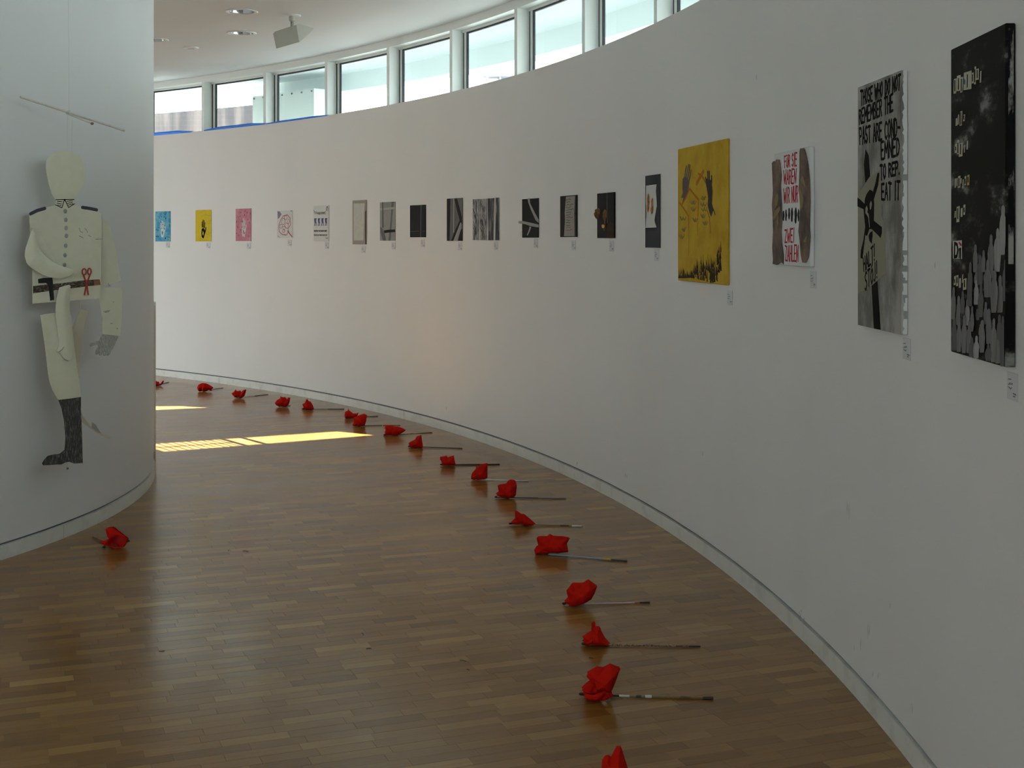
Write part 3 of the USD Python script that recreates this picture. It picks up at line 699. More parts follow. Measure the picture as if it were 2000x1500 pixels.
# 1 to 4: hand prints
a = Art("painting", "small blue painted sheet with a pale hand print, at the far left of the row", "painting", A5([(84, 214), (275, 208), (86, 590), (277, 592)]), .003, GA)
a.base("sheet", "paint_blue"); h = hand(a, .48, .60, .16, .03, .72); a.add("hand_print", h, "print_white", 1)
a.add("splash", drips(a, 26, 3), "ink", 2, label="black paint drops")
a = Art("painting", "small yellow painted sheet with a black hand print", "painting", A5([(592, 197), (790, 190), (594, 590), (790, 590)]), .003, GA)
a.base("sheet", "paint_yellow"); a.add("crack_line", cracks(a, 7, 4), "stem_ochre", 1); a.add("hand_print", hand(a, .50, .62, .17, -.12, .62), "ink", 2, label="black hand print")
a = Art("painting", "small pink painted sheet with a white hand print and dark drops", "painting", A5([(1098, 180), (1292, 175), (1100, 586), (1293, 586)]), .003, GA)
a.base("sheet", "paint_pink"); h = hand(a, .52, .60, .17, .0, .62); a.add("hand_print", h, "print_white", 1, label="white hand print"); a.add("splash", drips(a, 24, 9), "ink", 2, label="black paint drops")
a = Art("painting", "small white sheet with crimson looping scribbles like a palette", "painting", A5([(1620, 205), (1815, 200), (1622, 548), (1815, 548)]), .003, GA)
a.base("sheet", "paper_white")
g = [a.stroke(A5([(1650, 470), (1640, 400), (1665, 320), (1700, 270), (1750, 255), (1785, 300), (1790, 380), (1760, 430), (1765, 470), (1740, 510), (1690, 505), (1650, 470)]), .006)]
r = random.Random(11)
for cx, cy, rx, ry in ((1730, 290, 16, 28), (1765, 340, 14, 30), (1670, 400, 18, 25), (1710, 420, 16, 25), (1705, 460, 15, 20), (1700, 340, 22, 40), (1740, 390, 22, 35)):
    g.append(a.stroke(A5([(cx + rx * math.cos(t) + r.uniform(-4, 4), cy + ry * math.sin(t) + r.uniform(-4, 4)) for t in np.linspace(0, 6.6, 12)]), .004))
a.add("crimson_scribble", unary_union(g), "crimson_scribble", 1); a.add("brush_mark", a.stroke(A5([(1755, 460), (1785, 500), (1808, 530)]), .009), "red_paint", 2)
a.add("mauve_patch", a.poly(A5([(1625, 210), (1655, 215), (1675, 250), (1650, 290), (1630, 310)])), "mauve", 1)
a.add("edge_mark", [a.stroke(A5([(1790, 208), (1810, 206)]), .006), a.stroke(A5([(1630, 520), (1655, 540)]), .004)], "gap_dark", 2)
# 5: written sheet with four little pictures
def small_text(art, text, fx0, fx1, fy, hfrac, layer=1, bold=False, name="lettering", m="ink"):
    t = meshkit.text_mesh(text, 1.0, .02, bold); v = np.array(t.vertices); x0, x1 = v[:, 0].min(), v[:, 0].max()
    X0, Y0 = art.px(fx0, fy); X1, _ = art.px(fx1, fy)
    V = np.stack([X0 + (v[:, 0] - x0) / (x1 - x0) * (X1 - X0), -art.d - .0005 * layer + v[:, 2] / .02 * -.0003, Y0 + v[:, 1] * hfrac * art.H], 1)
    f = np.array(t.faces)[:, ::-1]
    obj(name, trimesh.Trimesh(V, f, process=False), m, art.path)
a = Art("poster", "small white written sheet with four tiny pictures in a row", "poster", A6([(170, 243), (400, 240), (175, 780), (405, 782)]), .003, GA)
a.base("sheet", "paper_white")
small_text(a, "“It happened,", .02, .80, .235, .075); small_text(a, "therefore it can happen again:", .03, .88, .725, .05, bold=True); small_text(a, "this is the core of what we have to say”", .03, .90, .84, .042, bold=True); small_text(a, "Levi", .80, .96, .92, .028, bold=True)
for k, (x0, x1) in enumerate(((182, 215), (238, 268), (290, 323), (343, 375))):
    fig = unary_union([a.poly(A6([(x0, 435), (x1, 430), (x1 - 6, 470), (x1, 500), (x1 - 2, 545), (x0, 548), (x0 + 6, 500), (x0 + 2, 470)])).difference(a.poly(A6([((x0 + x1) / 2 - 5, 505), ((x0 + x1) / 2 + 5, 505), ((x0 + x1) / 2 + 7, 545), ((x0 + x1) / 2 - 7, 545)])))])
    a.add("tiny_picture", fig, "blue_print", 1)
    a.add("divider", a.stroke(A6([(x1 + 6, 425), (x1 + 6, 580)]), .0012), "button_grey", 1)
a.add("candle_mark", [a.stroke(A6([(362, 320), (368, 275), (378, 258), (384, 280), (384, 325)]), .006), a.stroke(A6([(170, 310), (178, 320)]), .005)], "ink", 1)
# 6: pale drawing in a taupe card surround
a = Art("framed_drawing", "pale faint drawing in a taupe card surround with a split right side", "drawing", A6([(765, 168), (960, 158), (750, 825), (962, 825)]), .006, GA)
a.base("mount", "card_taupe", .001); a.add("drawing", a.poly(A6([(782, 208), (940, 205), (925, 760), (772, 762)])), "paper_worn", 1, .001)
a.add("flap", a.poly(A6([(945, 330), (962, 300), (962, 822), (952, 822), (948, 700)])), "card_taupe_dark", 1, .001, label="dark split along the edge")
r = random.Random(2); a.add("pencil_line", unary_union([a.stroke(A6([(r.uniform(790, 900), y), (r.uniform(800, 910), y + r.uniform(-40, 40)), (r.uniform(800, 920), y + 60)]), .0011) for y in range(380, 660, 30)]), "tape_grey", 2)
# 7, 8, 9: black and white photographs of beams
a = Art("photograph", "light grey photograph of a chair-like frame of bars, right of the taupe surround", "photograph", A6([(1168, 195), (1398, 183), (1170, 770), (1400, 768)]), .003, GA)
a.base("print", "photo_grey")
a.add("light_bar", a.clip(a.poly(A6([(1168, 285), (1398, 262), (1398, 292), (1168, 318)]))), "photo_light", 2)
a.add("grey_bar", a.clip(unary_union([a.poly(A6([(1345, 185), (1378, 185), (1355, 420), (1330, 770), (1300, 770), (1330, 450)])), a.poly(A6([(1175, 560), (1210, 590), (1240, 660), (1262, 768), (1215, 768), (1180, 640)]))])), "photo_mid", 1)
a.add("dark_bar", a.clip(unary_union([a.poly(A6([(1207, 190), (1216, 190), (1222, 575), (1212, 575)])), a.poly(A6([(1232, 618), (1300, 605), (1398, 600), (1398, 640), (1320, 645), (1240, 656)]))])), "photo_dark", 3)
a = Art("photograph", "small nearly black photograph with thin pale cross lines", "photograph", A6([(1620, 240), (1852, 230), (1623, 718), (1857, 718)]), .004, GA)
a.base("print", "photo_dark"); a.add("pale_line", a.clip(unary_union([a.poly(A6([(1783, 235), (1792, 235), (1788, 715), (1780, 715)])), a.stroke(A6([(1628, 635), (1700, 630), (1755, 626)]), .0025), a.stroke(A6([(1818, 628), (1850, 628)]), .003), a.stroke(A6([(1672, 320), (1668, 600)]), .001)])), "photo_mid", 1)
a = Art("photograph", "dark grey photograph of crossing beams, left of the four strips", "photograph", A7([(120, 152), (285, 143), (125, 597), (290, 598)]), .004, GA)
a.base("print", "photo_mid")
a.add("dark_beam", a.clip(unary_union([a.poly(A7([(122, 150), (158, 150), (155, 597), (125, 597)])), a.poly(A7([(200, 150), (228, 150), (280, 340), (285, 420), (262, 390), (225, 260)])), a.poly(A7([(262, 370), (285, 350), (245, 480), (195, 597), (170, 597), (215, 480)])), a.poly(A7([(262, 480), (290, 470), (290, 597), (245, 597)]))])), "photo_dark", 1)
a.add("bright_line", a.clip(unary_union([a.poly(A7([(190, 150), (199, 150), (200, 510), (193, 510)])), a.poly(A7([(268, 405), (275, 405), (205, 597), (196, 597)]))])), "photo_light", 2)
a.add("grey_beam", a.clip(a.poly(A7([(275, 405), (278, 460), (240, 597), (205, 597)]))), "photo_grey", 2)
# 10: four printed strips
a = Art("strip_picture", "black and white picture cut into four vertical strips with gaps", "picture", A7([(395, 157), (672, 141), (400, 589), (678, 590)]), .002, GA)
for q, m in (([(395, 157), (458, 155), (458, 588), (400, 588)], "photo_mottled"), ([(470, 155), (540, 152), (545, 590), (472, 588)], "photo_mottled"), ([(553, 150), (618, 147), (618, 590), (562, 590)], "photo_inky"), ([(640, 143), (672, 142), (678, 590), (638, 590)], "photo_inky")):
    obj("strip", upright(a.poly(A7(q)), -.003, 0), m, a.path)
obj("strip", upright(a.poly(A7([(620, 145), (632, 145), (625, 400), (622, 588), (616, 588)])), -.0025, 0), "print_white", a.path)
a.k = 0; a.add("gold_line", a.stroke(A7([(626, 146), (621, 390)]), .003), "gold_edge", 4)
r = random.Random(8); a.add("ink_stroke", unary_union([a.stroke(A7([(x, y), (x + 14, y + r.uniform(30, 60)), (x + 22, y + r.uniform(70, 110))]), .004) for x, y in [(r.uniform(400, 430), r.uniform(190, 470)) for _ in range(9)] + [(r.uniform(474, 515), r.uniform(170, 470)) for _ in range(14)]]), "photo_black", 4)
# 11: black sheet with pale tapes
a = Art("collage", "small black collage crossed by pale grey tapes", "collage", A7([(913, 157), (1087, 147), (922, 562), (1092, 562)]), .004, GA)
a.base("sheet", "photo_black"); a.add("tape", a.poly(A7([(972, 150), (995, 148), (1000, 200), (1050, 300), (1092, 375), (1092, 410), (1060, 380), (1010, 270), (980, 190)])), "tape_grey", 1, .001)
a.add("tape", a.poly(A7([(882, 390), (920, 388), (1000, 405), (1096, 428), (1094, 458), (1010, 443), (950, 422), (884, 414)])), "tape_grey", 2, .001)
a.add("tape", a.poly(A7([(1000, 445), (1016, 455), (1000, 500), (980, 540), (972, 536), (990, 490)])), "button_grey", 1, .001)
a.add("loop_thread", [a.stroke(A7([(918, 500), (905, 505), (910, 540), (925, 552)]), .002)], "tape_grey", 1)
# 12: handwritten note
a = Art("collage", "dark grey panel with a tall handwritten note on its right half", "collage", A7([(1317, 125), (1490, 114), (1322, 555), (1494, 557)]), .007, GA)
a.base("panel", "photo_dark"); a.add("note_paper", a.poly(A7([(1380, 130), (1475, 124), (1470, 300), (1476, 550), (1363, 548), (1372, 380), (1368, 300)])), "card_taupe", 1, .001, label="pale handwritten note")
r = random.Random(4)
for k in range(13):
    y = 165 + k * 27; pts = [(1384 + i * 7, y - i * .9 + r.uniform(-7, 7)) for i in range(r.randint(7, 12))]
    a.add("handwriting", a.stroke(A7(pts), .0022), "ink" if k < 11 else "crimson_scribble", 3)
# 13: roots
a = Art("collage", "black panel with brown dried roots and a vertical string", "collage", A7([(1707, 98), (1887, 83), (1712, 567), (1893, 567)]), .007, GA)
a.base("panel", "photo_black"); a.add("rust_patch", a.clip(a.poly(A7([(1812, 430), (1850, 400), (1893, 420), (1893, 567), (1815, 567)]))), "rust_stain", 1)
for P_, k in (([(1690, 290), (1700, 260), (1725, 245), (1742, 270), (1740, 310), (1725, 345), (1712, 370), (1695, 345), (1688, 320)], .016), ([(1778, 290), (1790, 262), (1810, 280), (1812, 340), (1800, 380), (1800, 460), (1790, 495), (1778, 480), (1788, 400), (1775, 340)], .010)):
    pg = a.poly(A7(P_)); dm = math.sqrt(pg.area) * .4
    import shapely
    obj("root", sheet(pg, lambda A, pg=pg, dm=dm, k=k: -.0075 - k * np.sqrt(np.clip(shapely.distance(pg.exterior, shapely.points(A)) / dm, 0, 1)) * (.6 + .8 * meshkit.noise(np.c_[A * 90, A[:, :1] * 0], 3)), .001, .0025), "root_brown", a.path, smooth=True)
a.add("string", a.stroke(A7([(1812, 92), (1814, 300), (1818, 410)]), .0013), "tape_grey", 1, .001)
a.add("gold_leaf", a.poly(A7([(1775, 430), (1792, 422), (1808, 435), (1803, 460), (1782, 462)])), "gold_leaf", 22)
# 14: flames on white paper
a = Art("collage", "dark slate panel with a curled white paper showing two orange flames", "collage", A14([(80, 388), (200, 378), (88, 970), (203, 978)]), .005, GA)
a.base("panel", "slate_panel")
pg = a.poly(A14([(90, 470), (178, 463), (172, 520), (180, 640), (165, 760), (184, 817), (90, 815), (97, 700), (91, 600)])); W = a.W
obj("curled_paper", sheet(pg, lambda A, W=W: -.0062 - .004 * np.abs(np.sin((A[:, 0] / W + .5) * 2.6)) * (.5 + .5 * np.sin(A[:, 1] * 18)), .0006, .006), "paper_white", a.path, smooth=True)
for P_ in ([(112, 540), (118, 535), (118, 600), (125, 600), (116, 640), (122, 660), (112, 690), (106, 665), (110, 620), (106, 590)], [(148, 575), (154, 585), (150, 640), (156, 650), (150, 700), (142, 710), (136, 670), (143, 640), (140, 600)]):
    a.add("flame", a.poly(A14(P_)), "flame_orange", 13, .0005)
# 15: large yellow canvas
a = Art("canvas_painting", "large yellow canvas with two dark reaching hands and burnt brown grass", "painting", A14([(343, 168), (768, 88), (356, 1240), (741, 1281)]), .009)
a.base("canvas", "canvas_yellow", .003)
a.add("orange_line", unary_union([a.stroke(A14(p), w) for p, w in (([(385, 640), (415, 590), (445, 515), (480, 560), (520, 610), (514, 740)], .012), ([(360, 628), (400, 680), (440, 745), (440, 835)], .010), ([(505, 472), (525, 435), (560, 372)], .022), ([(520, 390), (550, 412), (580, 470)], .012), ([(590, 700), (608, 760), (614, 880)], .010), ([(514, 740), (510, 900)], .004), ([(442, 830), (440, 1050)], .004))]), "orange_line", 1)
a.add("painted_hand", unary_union([a.poly(A14([(388, 430), (402, 412), (425, 420), (445, 462), (432, 540), (405, 600), (388, 628), (395, 590), (375, 590), (390, 550), (386, 490)]))] + [a.stroke(A14(p), .013) for p in ([(405, 425), (410, 370), (419, 325)], [(416, 425), (428, 360), (437, 312)], [(428, 440), (440, 370), (448, 318)], [(438, 460), (450, 410), (458, 362)])]), "hand_plum", 2, label="plum grey painted hand")
a.add("painted_hand", unary_union([a.poly(A14([(582, 432), (604, 440), (628, 450), (636, 540), (630, 640), (640, 700), (622, 752), (610, 720), (595, 660), (600, 600), (590, 520)]))] + [a.stroke(A14(p), .014) for p in ([(598, 470), (598, 420), (597, 378)], [(610, 470), (609, 420), (609, 378)], [(625, 500), (630, 450), (629, 418)], [(590, 500), (583, 450), (580, 430)])] + [a.stroke(A14([(620, 640), (640, 690), (655, 735)]), .006)]), "hand_dark", 2, label="dark painted hand")
r = random.Random(21); g = []
for cx, cy in ((478, 632), (482, 690), (485, 775), (566, 598), (560, 650), (568, 690), (565, 745), (566, 800), (392, 760), (392, 850), (378, 905)):
    for _ in range(3):
        dx = r.uniform(-16, 16); g.append(a.stroke(A14([(cx + dx - 14, cy + r.uniform(-18, 0)), (cx + dx, cy + 14), (cx + dx + 12, cy - r.uniform(0, 20))]), .006))
a.add("petal_mark", unary_union(g), "smudge_blue", 1)
g = []; r = random.Random(33)
for k in range(150):
    x = r.uniform(360, 702); top = np.interp(x, [358, 395, 430, 470, 492, 515, 545, 562, 580, 598, 625, 655, 672, 690, 704], [1160, 1140, 1165, 1150, 1060, 1060, 1060, 1015, 1060, 1025, 1070, 1060, 990, 920, 935]); b = np.interp(x, [358, 460, 560, 620, 700], [1225, 1222, 1245, 1262, 1240])
    y0 = r.uniform(top, (top + b) / 2 + 20); y1 = min(b, y0 + r.uniform(40, 140)); g.append(a.poly(A14([(x - r.uniform(2, 7), y1), (x - 1, (y0 + y1) / 2), (x, y0), (x + 2, (y0 + y1) / 2), (x + r.uniform(2, 7), y1)])))
a.add("painted_grass", unary_union(g), "grass_brown", 1)
# 16: white canvas with red lettering between burnt paper flaps
a = Art("canvas_painting", "white canvas with red hand lettering between two burnt brown paper strips", "painting", A16([(158, 150), (498, 82), (165, 1235), (522, 1255)]), .016)
a.base("canvas", "canvas_white", .002)
for k, P_ in enumerate(([(137, 235), (160, 215), (172, 222), (185, 200), (215, 205), (222, 260), (235, 350), (228, 450), (240, 650), (245, 780), (238, 900), (245, 1020), (262, 1130), (262, 1235), (245, 1210), (215, 1232), (200, 1240), (175, 1232), (150, 1230), (155, 1180), (145, 1060), (155, 900), (150, 780), (140, 640), (150, 500), (143, 350)],
          [(402, 130), (412, 100), (430, 102), (450, 98), (470, 150), (490, 250), (508, 400), (515, 600), (515, 850), (525, 950), (515, 1150), (490, 1215), (450, 1210), (435, 1130), (420, 1000), (402, 900), (415, 760), (420, 640), (400, 480), (405, 300)])):
    pg = a.poly(A16(P_)); d0 = a.d; x0, _, x1, _ = pg.bounds
    obj("burnt_strip", sheet(pg, lambda A, d0=d0, x0=x0, x1=x1: -d0 - .001 - .003 * np.sin(np.pi * np.clip((A[:, 0] - x0) / (x1 - x0), 0, 1)) * (.5 + meshkit.noise(np.c_[A * 14, A[:, :1] * 0], 5)), .001, .008), "burnt_paper", a.path, smooth=True)
for P_ in ([(178, 590), (190, 540), (208, 520), (215, 570), (205, 640), (180, 680)], [(160, 760), (185, 690), (230, 650), (228, 700), (190, 760), (165, 790)], [(200, 800), (212, 720), (220, 800), (212, 860)], [(420, 560), (425, 470), (440, 520), (460, 580), (450, 660), (430, 700)], [(425, 400), (445, 350), (470, 420), (480, 480), (455, 440)], [(465, 1000), (485, 960), (500, 940), (490, 1010)]):
    a.add("tan_streak", a.poly(A16(P_)), "burnt_tan", 14, .0004)
for txt, p in (("FÜR SIE", ((254, 172), (258, 278), (376, 142), (374, 263))), ("WAREN", ((250, 312), (254, 436), (374, 292), (370, 426))), ("WIR NUR", ((252, 480), (256, 616), (392, 454), (390, 609))), ("ZWEI", ((266, 882), (268, 1012), (364, 870), (362, 1002))), ("ZAHLEN", ((272, 1048), (276, 1196), (405, 1038), (403, 1202)))):
    pp = A16(list(p))
    for k, (c, g) in enumerate(lettering(a, txt, *pp, .0068, seed=len(txt))): a.add("red_letter", g, "red_paint", 1)
for cx, cy, hw, hh in ((253, 745, 9, 52), (278, 740, 8, 58), (308, 725, 9, 58), (336, 735, 10, 72), (373, 742, 12, 80), (400, 740, 8, 62)):
    a.add("black_blot", a.poly(A16([(cx + hw * math.cos(t) * (1 + .2 * math.sin(5 * t + cx)), cy + hh * math.sin(t)) for t in np.linspace(0, 6.28, 18)[:-1]])), "blot_black", 1)
# 17: grey canvas with the black lettering, the warning sign on its post
a = Art("canvas_painting", "tall grey canvas with black hand lettering and a skull warning sign on a post", "painting", A17([(112, 255), (530, 88)]) + A17b([(140, 1133), (555, 1230)]), .019)
a.base("canvas", "canvas_white", .002)
obj("painted_front", upright(sbox(-a.W / 2, 0, a.W / 2, a.H), -a.d - .0004, -a.d + .0002), "canvas_grey", a.path)
r = random.Random(12)
for f in (.25, .40, .405, .47, .62, .69, .75, .79, .80, .855, .87, .915, .93):
    z = a.H * (1 - f); ln = a.d * r.choice((.9, .9, .6, .4)); hh = r.uniform(.004, .009)
    obj("edge_drip", box(a.W / 2 - .0002, a.W / 2 + .0006, -a.d, -a.d + ln, z - hh, z + hh), "grey_wash", a.path)
g = [Polygon([(0, 0)] + [(a.d * r.uniform(.08, .45), a.H * t) for t in np.linspace(0, 1, 90)] + [(0, a.H)]).buffer(0)][0]
m = upright(g, 0, .0006); v = np.array(m.vertices)
obj("edge_paint", trimesh.Trimesh(np.stack([a.W / 2 + .0002 + v[:, 1], -a.d + v[:, 0], v[:, 2]], 1), np.array(m.faces), process=False), "canvas_grey", a.path)
Q, Qb = A17, A17b
for txt, p in (("THOSE WHO DO NOT", ((140, 290), (145, 425), (527, 125), (523, 268))), ("REMEMBER THE", ((128, 475), (132, 605), (455, 312), (456, 478))), ("PAST ARE COND-", ((133, 648), (140, 802), (528, 545), (530, 716))), ("EMNED", ((345, 782), (350, 945), (527, 742), (528, 905))), ("TO REP.", ((340, 1008), (345, 1146), (535, 962), (536, 1085))), ("EAT IT", ((357, 1190), (360, 1336), (537, 1158), (536, 1336)))):
    for c, g in lettering(a, txt, *Q(list(p)), .0082, seed=len(txt) + 3): a.add("black_letter", g, "ink", 2)
a.add("sign_board", a.clip(a.poly(Q([(130, 1290), (205, 1175), (250, 1125), (340, 1050), (352, 1200), (360, 1500)]) + Qb([(372, 150), (405, 640), (320, 710), (205, 805), (140, 830)]))), "sign_khaki", 2)
a.add("sign_post", a.poly(Q([(197, 850), (228, 910), (245, 1110), (200, 1175), (183, 1000)])), "ink", 2)
a.add("sign_post", a.clip(a.poly(Qb([(268, 760), (322, 712), (360, 1180), (297, 1170)]))), "ink", 3)
sk = unary_union([a.poly(Q([(195, 1390), (200, 1330), (215, 1285), (245, 1243), (272, 1255), (284, 1300), (290, 1400), (285, 1500), (200, 1500)])), a.poly(Q([(270, 1290), (300, 1180), (318, 1085), (330, 1075), (336, 1095), (325, 1200), (285, 1340)])), a.clip(a.poly(Q([(128, 1320), (160, 1345), (200, 1385), (200, 1440), (160, 1420), (128, 1405)]))),
    a.poly(Qb([(180, 20), (280, 20), (280, 140), (340, 190), (356, 200), (358, 250), (346, 305), (330, 285), (265, 222), (240, 217), (218, 282), (200, 278), (188, 400), (178, 500), (160, 495), (162, 420), (185, 320), (200, 200)]))])
holes = unary_union([a.poly(Q([(205, 1475), (205, 1420), (218, 1395), (230, 1430), (222, 1490)])), a.poly(Q([(248, 1440), (245, 1380), (260, 1345), (270, 1380), (262, 1430)])), a.poly(Qb([(195, 60), (205, 90), (220, 60), (232, 80), (245, 200), (238, 210), (225, 110)]))])
a.add("skull_emblem", a.clip(sk.difference(holes)), "ink", 3)
a.add("skull_emblem", a.poly(Qb([(232, 285), (245, 255), (268, 238), (270, 280), (262, 360), (242, 332)])), "ink", 3)
for txt, p in (("HALT!", ((183, 500), (192, 622), (292, 362), (296, 512))), ("STÓJ!", ((202, 640), (205, 808), (318, 520), (324, 680)))):
    for c, g in lettering(a, txt, *Qb(list(p)), .0072, seed=len(txt) + 9): a.add("black_letter", g, "ink", 3)
# 18: black canvas with crowd and newspaper scraps
a = Art("canvas_painting", "large black canvas with a crowd of pale grey figures and pasted newspaper scraps", "painting", A18([(88, 272), (520, 60)]) + A18b([(120, 1117), (510, 1240)]), .022)
a.base("canvas", "canvas_black", .002)
obj("edge_paint", box(a.W / 2 - .001, a.W / 2 + .0006, -a.d + .006, -.004, a.H * .30, a.H * .985), "canvas_edge", a.path)
r = random.Random(6)
FIG = [(475, 85, 440, 22), (440, 250, 560, 25), (395, 293, 600, 22), (285, 362, 560, 17), (322, 438, 650, 22), (347, 405, 560, 14), (380, 470, 740, 25), (256, 487, 800, 20), (430, 550, 850, 27), (462, 585, 850, 22), (500, 470, 770, 20), (293, 555, 640, 14), (297, 617, 790, 18), (332, 640, 880, 20), (138, 660, 890, 17), (176, 725, 930, 17), (205, 690, 850, 15), (276, 800, 980, 14), (232, 750, 935, 17), (305, 820, 900, 13), (365, 773, 930, 15), (390, 820, 1070, 20), (467, 865, 1080, 20), (218, 860, 1130, 20), (430, 890, 1200, 22), (495, 875, 1232, 18), (350, 900, 1130, 22), (327, 930, 1010, 12), (142, 870, 1110, 20), (178, 890, 1120, 18), (250, 900, 1130, 18), (272, 1020, 1160, 22), (460, 1040, 1210, 25), (308, 1010, 1170, 18), (395, 1070, 1190, 20)]
for k, (cx, t, b, hw) in enumerate(FIG):
    hh = min(90, (b - t) * .34)
    hx, w1, w2, dx = hw * r.uniform(.42, .58), hw * r.uniform(.85, 1.1), hw * r.uniform(.55, .95), r.uniform(-3, 3)
    pts = [(cx, t), (cx + hx * .8, t + hh * .14), (cx + hx, t + hh * .45), (cx + hx * .9, t + hh * .78), (cx + hw * .74, t + hh * 1.0), (cx + w1, t + hh * 1.5), (cx + w1 * .97 + dx, (b + t) / 2 + 30), (cx + w2, b), (cx - w2, b), (cx - w1 * .97 + dx, (b + t) / 2 + 30), (cx - w1, t + hh * 1.5), (cx - hw * .74, t + hh * 1.0), (cx - hx * .9, t + hh * .78), (cx - hx, t + hh * .45), (cx - hx * .8, t + hh * .14)]
    a.add("painted_figure", a.clip(a.poly(A18b(pts)).buffer(-.004).buffer(.007).buffer(-.0025)), "figure_pale" if k in (0, 1, 12, 18, 33) else ("figure_mid", "figure_dim", "figure_mid")[k % 3], 1 + k % 9, .0004)
S1 = [(118, 500, 140, 618), (143, 485, 172, 605), (172, 490, 190, 620), (197, 455, 258, 590), (262, 455, 276, 540), (280, 415, 293, 548), (295, 420, 316, 515), (326, 450, 337, 530), (140, 815, 152, 880), (155, 798, 165, 865), (172, 757, 190, 885), (198, 783, 213, 845), (137, 1030, 153, 1090), (155, 1000, 170, 1110), (170, 1010, 198, 1120), (210, 1035, 217, 1100), (230, 1000, 241, 1070), (142, 1305, 151, 1370), (155, 1300, 162, 1360), (167, 1280, 185, 1375), (188, 1290, 196, 1340), (202, 1310, 210, 1375), (218, 1285, 231, 1355), (240, 1272, 256, 1345)]
S2 = [(130, 120, 139, 168), (145, 88, 165, 195), (175, 105, 186, 172), (193, 85, 206, 148), (134, 592, 149, 648), (152, 578, 165, 650), (172, 598, 184, 662), (192, 580, 200, 640), (200, 598, 224, 680)]
for S, cr in ((S1, A18), (S2, A18b)):
    for (x0, y0, x1, y1) in S:
        s1, s2 = r.uniform(-8, 8), r.uniform(-8, 8); dy = (x1 - x0) * -.30
        g = a.poly(cr([(x0 + r.uniform(0, 3), y0 - dy * .5 + s1), (x1, y0 + dy * .5 + s1), (x1 + r.uniform(-3, 1), y1 + dy * .3 + s2), (x0, y1 - dy * .3 + s2)]))
        a.add("news_scrap", g, "news_yellow" if x0 == 240 else "news_scrap", 2, .0006)
        if x1 - x0 > 12:
            mx = (x0 + x1) / 2; a.add("printed_letter", a.poly(cr([(mx - 3, y0 + 18), (mx + 2, y0 + 14), (mx + 3, y1 - 16), (mx - 2, y1 - 12)])), "ink", 3, .0006)
a.add("blue_scrap", a.poly(A18([(193, 488), (212, 520), (210, 555), (200, 545)])), "news_blue", 3, .0006)
a.add("news_scrap", a.poly(A18b([(123, 337), (186, 332), (190, 465), (126, 460)])), "paper_worn", 2, .0008)
a.add("printed_letter", [a.stroke(A18b(p), .008) for p in ([(138, 355), (138, 448)], [(138, 352), (155, 362), (162, 400), (155, 445), (138, 450)])], "ink", 3, .0008)
a.add("printed_letter", [a.stroke(A18b(p), .006) for p in ([(172, 395), (172, 452)], [(181, 392), (181, 456)], [(172, 398), (181, 394)])], "ink", 3, .0008)
a.add("red_mark", a.stroke(A18b([(170, 350), (184, 366)]), .006), "red_paint", 3, .0008)

# caption cards to the lower right of each work
CARDS = [(328, 478, "blue hand print sheet"), (407, 479, "yellow hand print sheet"), (486, 480, "pink hand print sheet"), (566, 474, "crimson scribble sheet"), (639, 479, "written white sheet"), (710, 487, "taupe card surround"), (769, 480, "light grey photograph"), (826, 475, "nearly black photograph"), (899, 481, "photograph of crossing beams"), (969, 480, "four vertical strips"), (1047, 475, "black collage with pale tapes"), (1121, 479, "panel with handwritten note"), (1195, 480, "black panel with roots"), (1283, 498, "slate panel with flames"), (1426, 581, "large yellow canvas"), (1589, 546, "white canvas with red lettering"), (1772, 681, "grey canvas with the skull sign"), (1979, 754, "black canvas with the crowd")]
card0 = None
for x, y, what in CARDS:
    an = wall_angle(x); d = polar(C0, R0, an)[1]; z = CAMH + (HOR - y) / FPX * d; loc = (*polar(C0, R0 - .0012, an), z)
    lab = f"small white caption card below the {what}"
    if card0 is None:
        card0 = thing("caption_card", lab, "caption card", loc, an - 90, "caption cards under the works")
        obj("card", box(-.036, .036, -.0012, 0, -.032, .030, .0003), "card_white", card0)
        r = random.Random(3); g = []
        for k, (zz, n) in enumerate(((.014, 5), (.004, 7), (-.006, 6))):
            pts = [(-.026 + i * .005, zz + r.uniform(-.0028, .0028)) for i in range(n)]; g.append(LineString(pts).buffer(.0008))
        g.append(LineString([(.008, -.016), (.026, -.017)]).buffer(.0015)); g.append(LineString([(.008, -.022), (.020, -.022)]).buffer(.0012))
        obj("writing", upright(unary_union(g), -.0017, -.0011), "gap_dark", card0)
    else: copy_of(card0, "caption_card", lab, "caption card", loc, an - 90, "caption cards under the works")

# ------------------------------------------------------------------ the paper soldier hanging before the left wall
mat = _m
import shapely
PA, PB = ray(45, 466)[:2] * 6.28, ray(240, 466)[:2] * 6.75
pdir = (PB - PA) / np.linalg.norm(PB - PA); prot = math.degrees(math.atan2(pdir[1], pdir[0])); pnrm = np.array([-pdir[1], pdir[0]])
PO = PA + pdir * .26
S1 = lambda pts: [(x / 3.75, 150 + y / 3.75) for x, y in pts]
S2 = lambda pts: [(x / 3.334, 500 + y / 3.334) for x, y in pts]
def puv(pts):
    out = []
    for x, y in pts:
        r = ray(x, y); s = (PO @ pnrm) / (r[:2] @ pnrm); out.append(((r[:2] * s - PO) @ pdir, CAMH + r[2] * s))
    return np.array(out)
sol = thing("paper_marionette", "life-size jointed cream paper soldier hanging on strings before the left wall", "marionette", (*PO, 0), prot)
pp = lambda pts: Polygon(puv(pts)).buffer(0)
def limb(name, g, y, m="paper_cream", th_=.0022, bulge=None, parent=sol, label=None):
    if bulge is None: return obj(name, upright(g, y - th_, y), m, parent, label=label)
    return obj(name, sheet(g, lambda A: y + bulge(A), .0016, .014), m, parent, smooth=True, label=label)
def edge_dist(g, A): return shapely.distance(g.exterior, shapely.points(A))
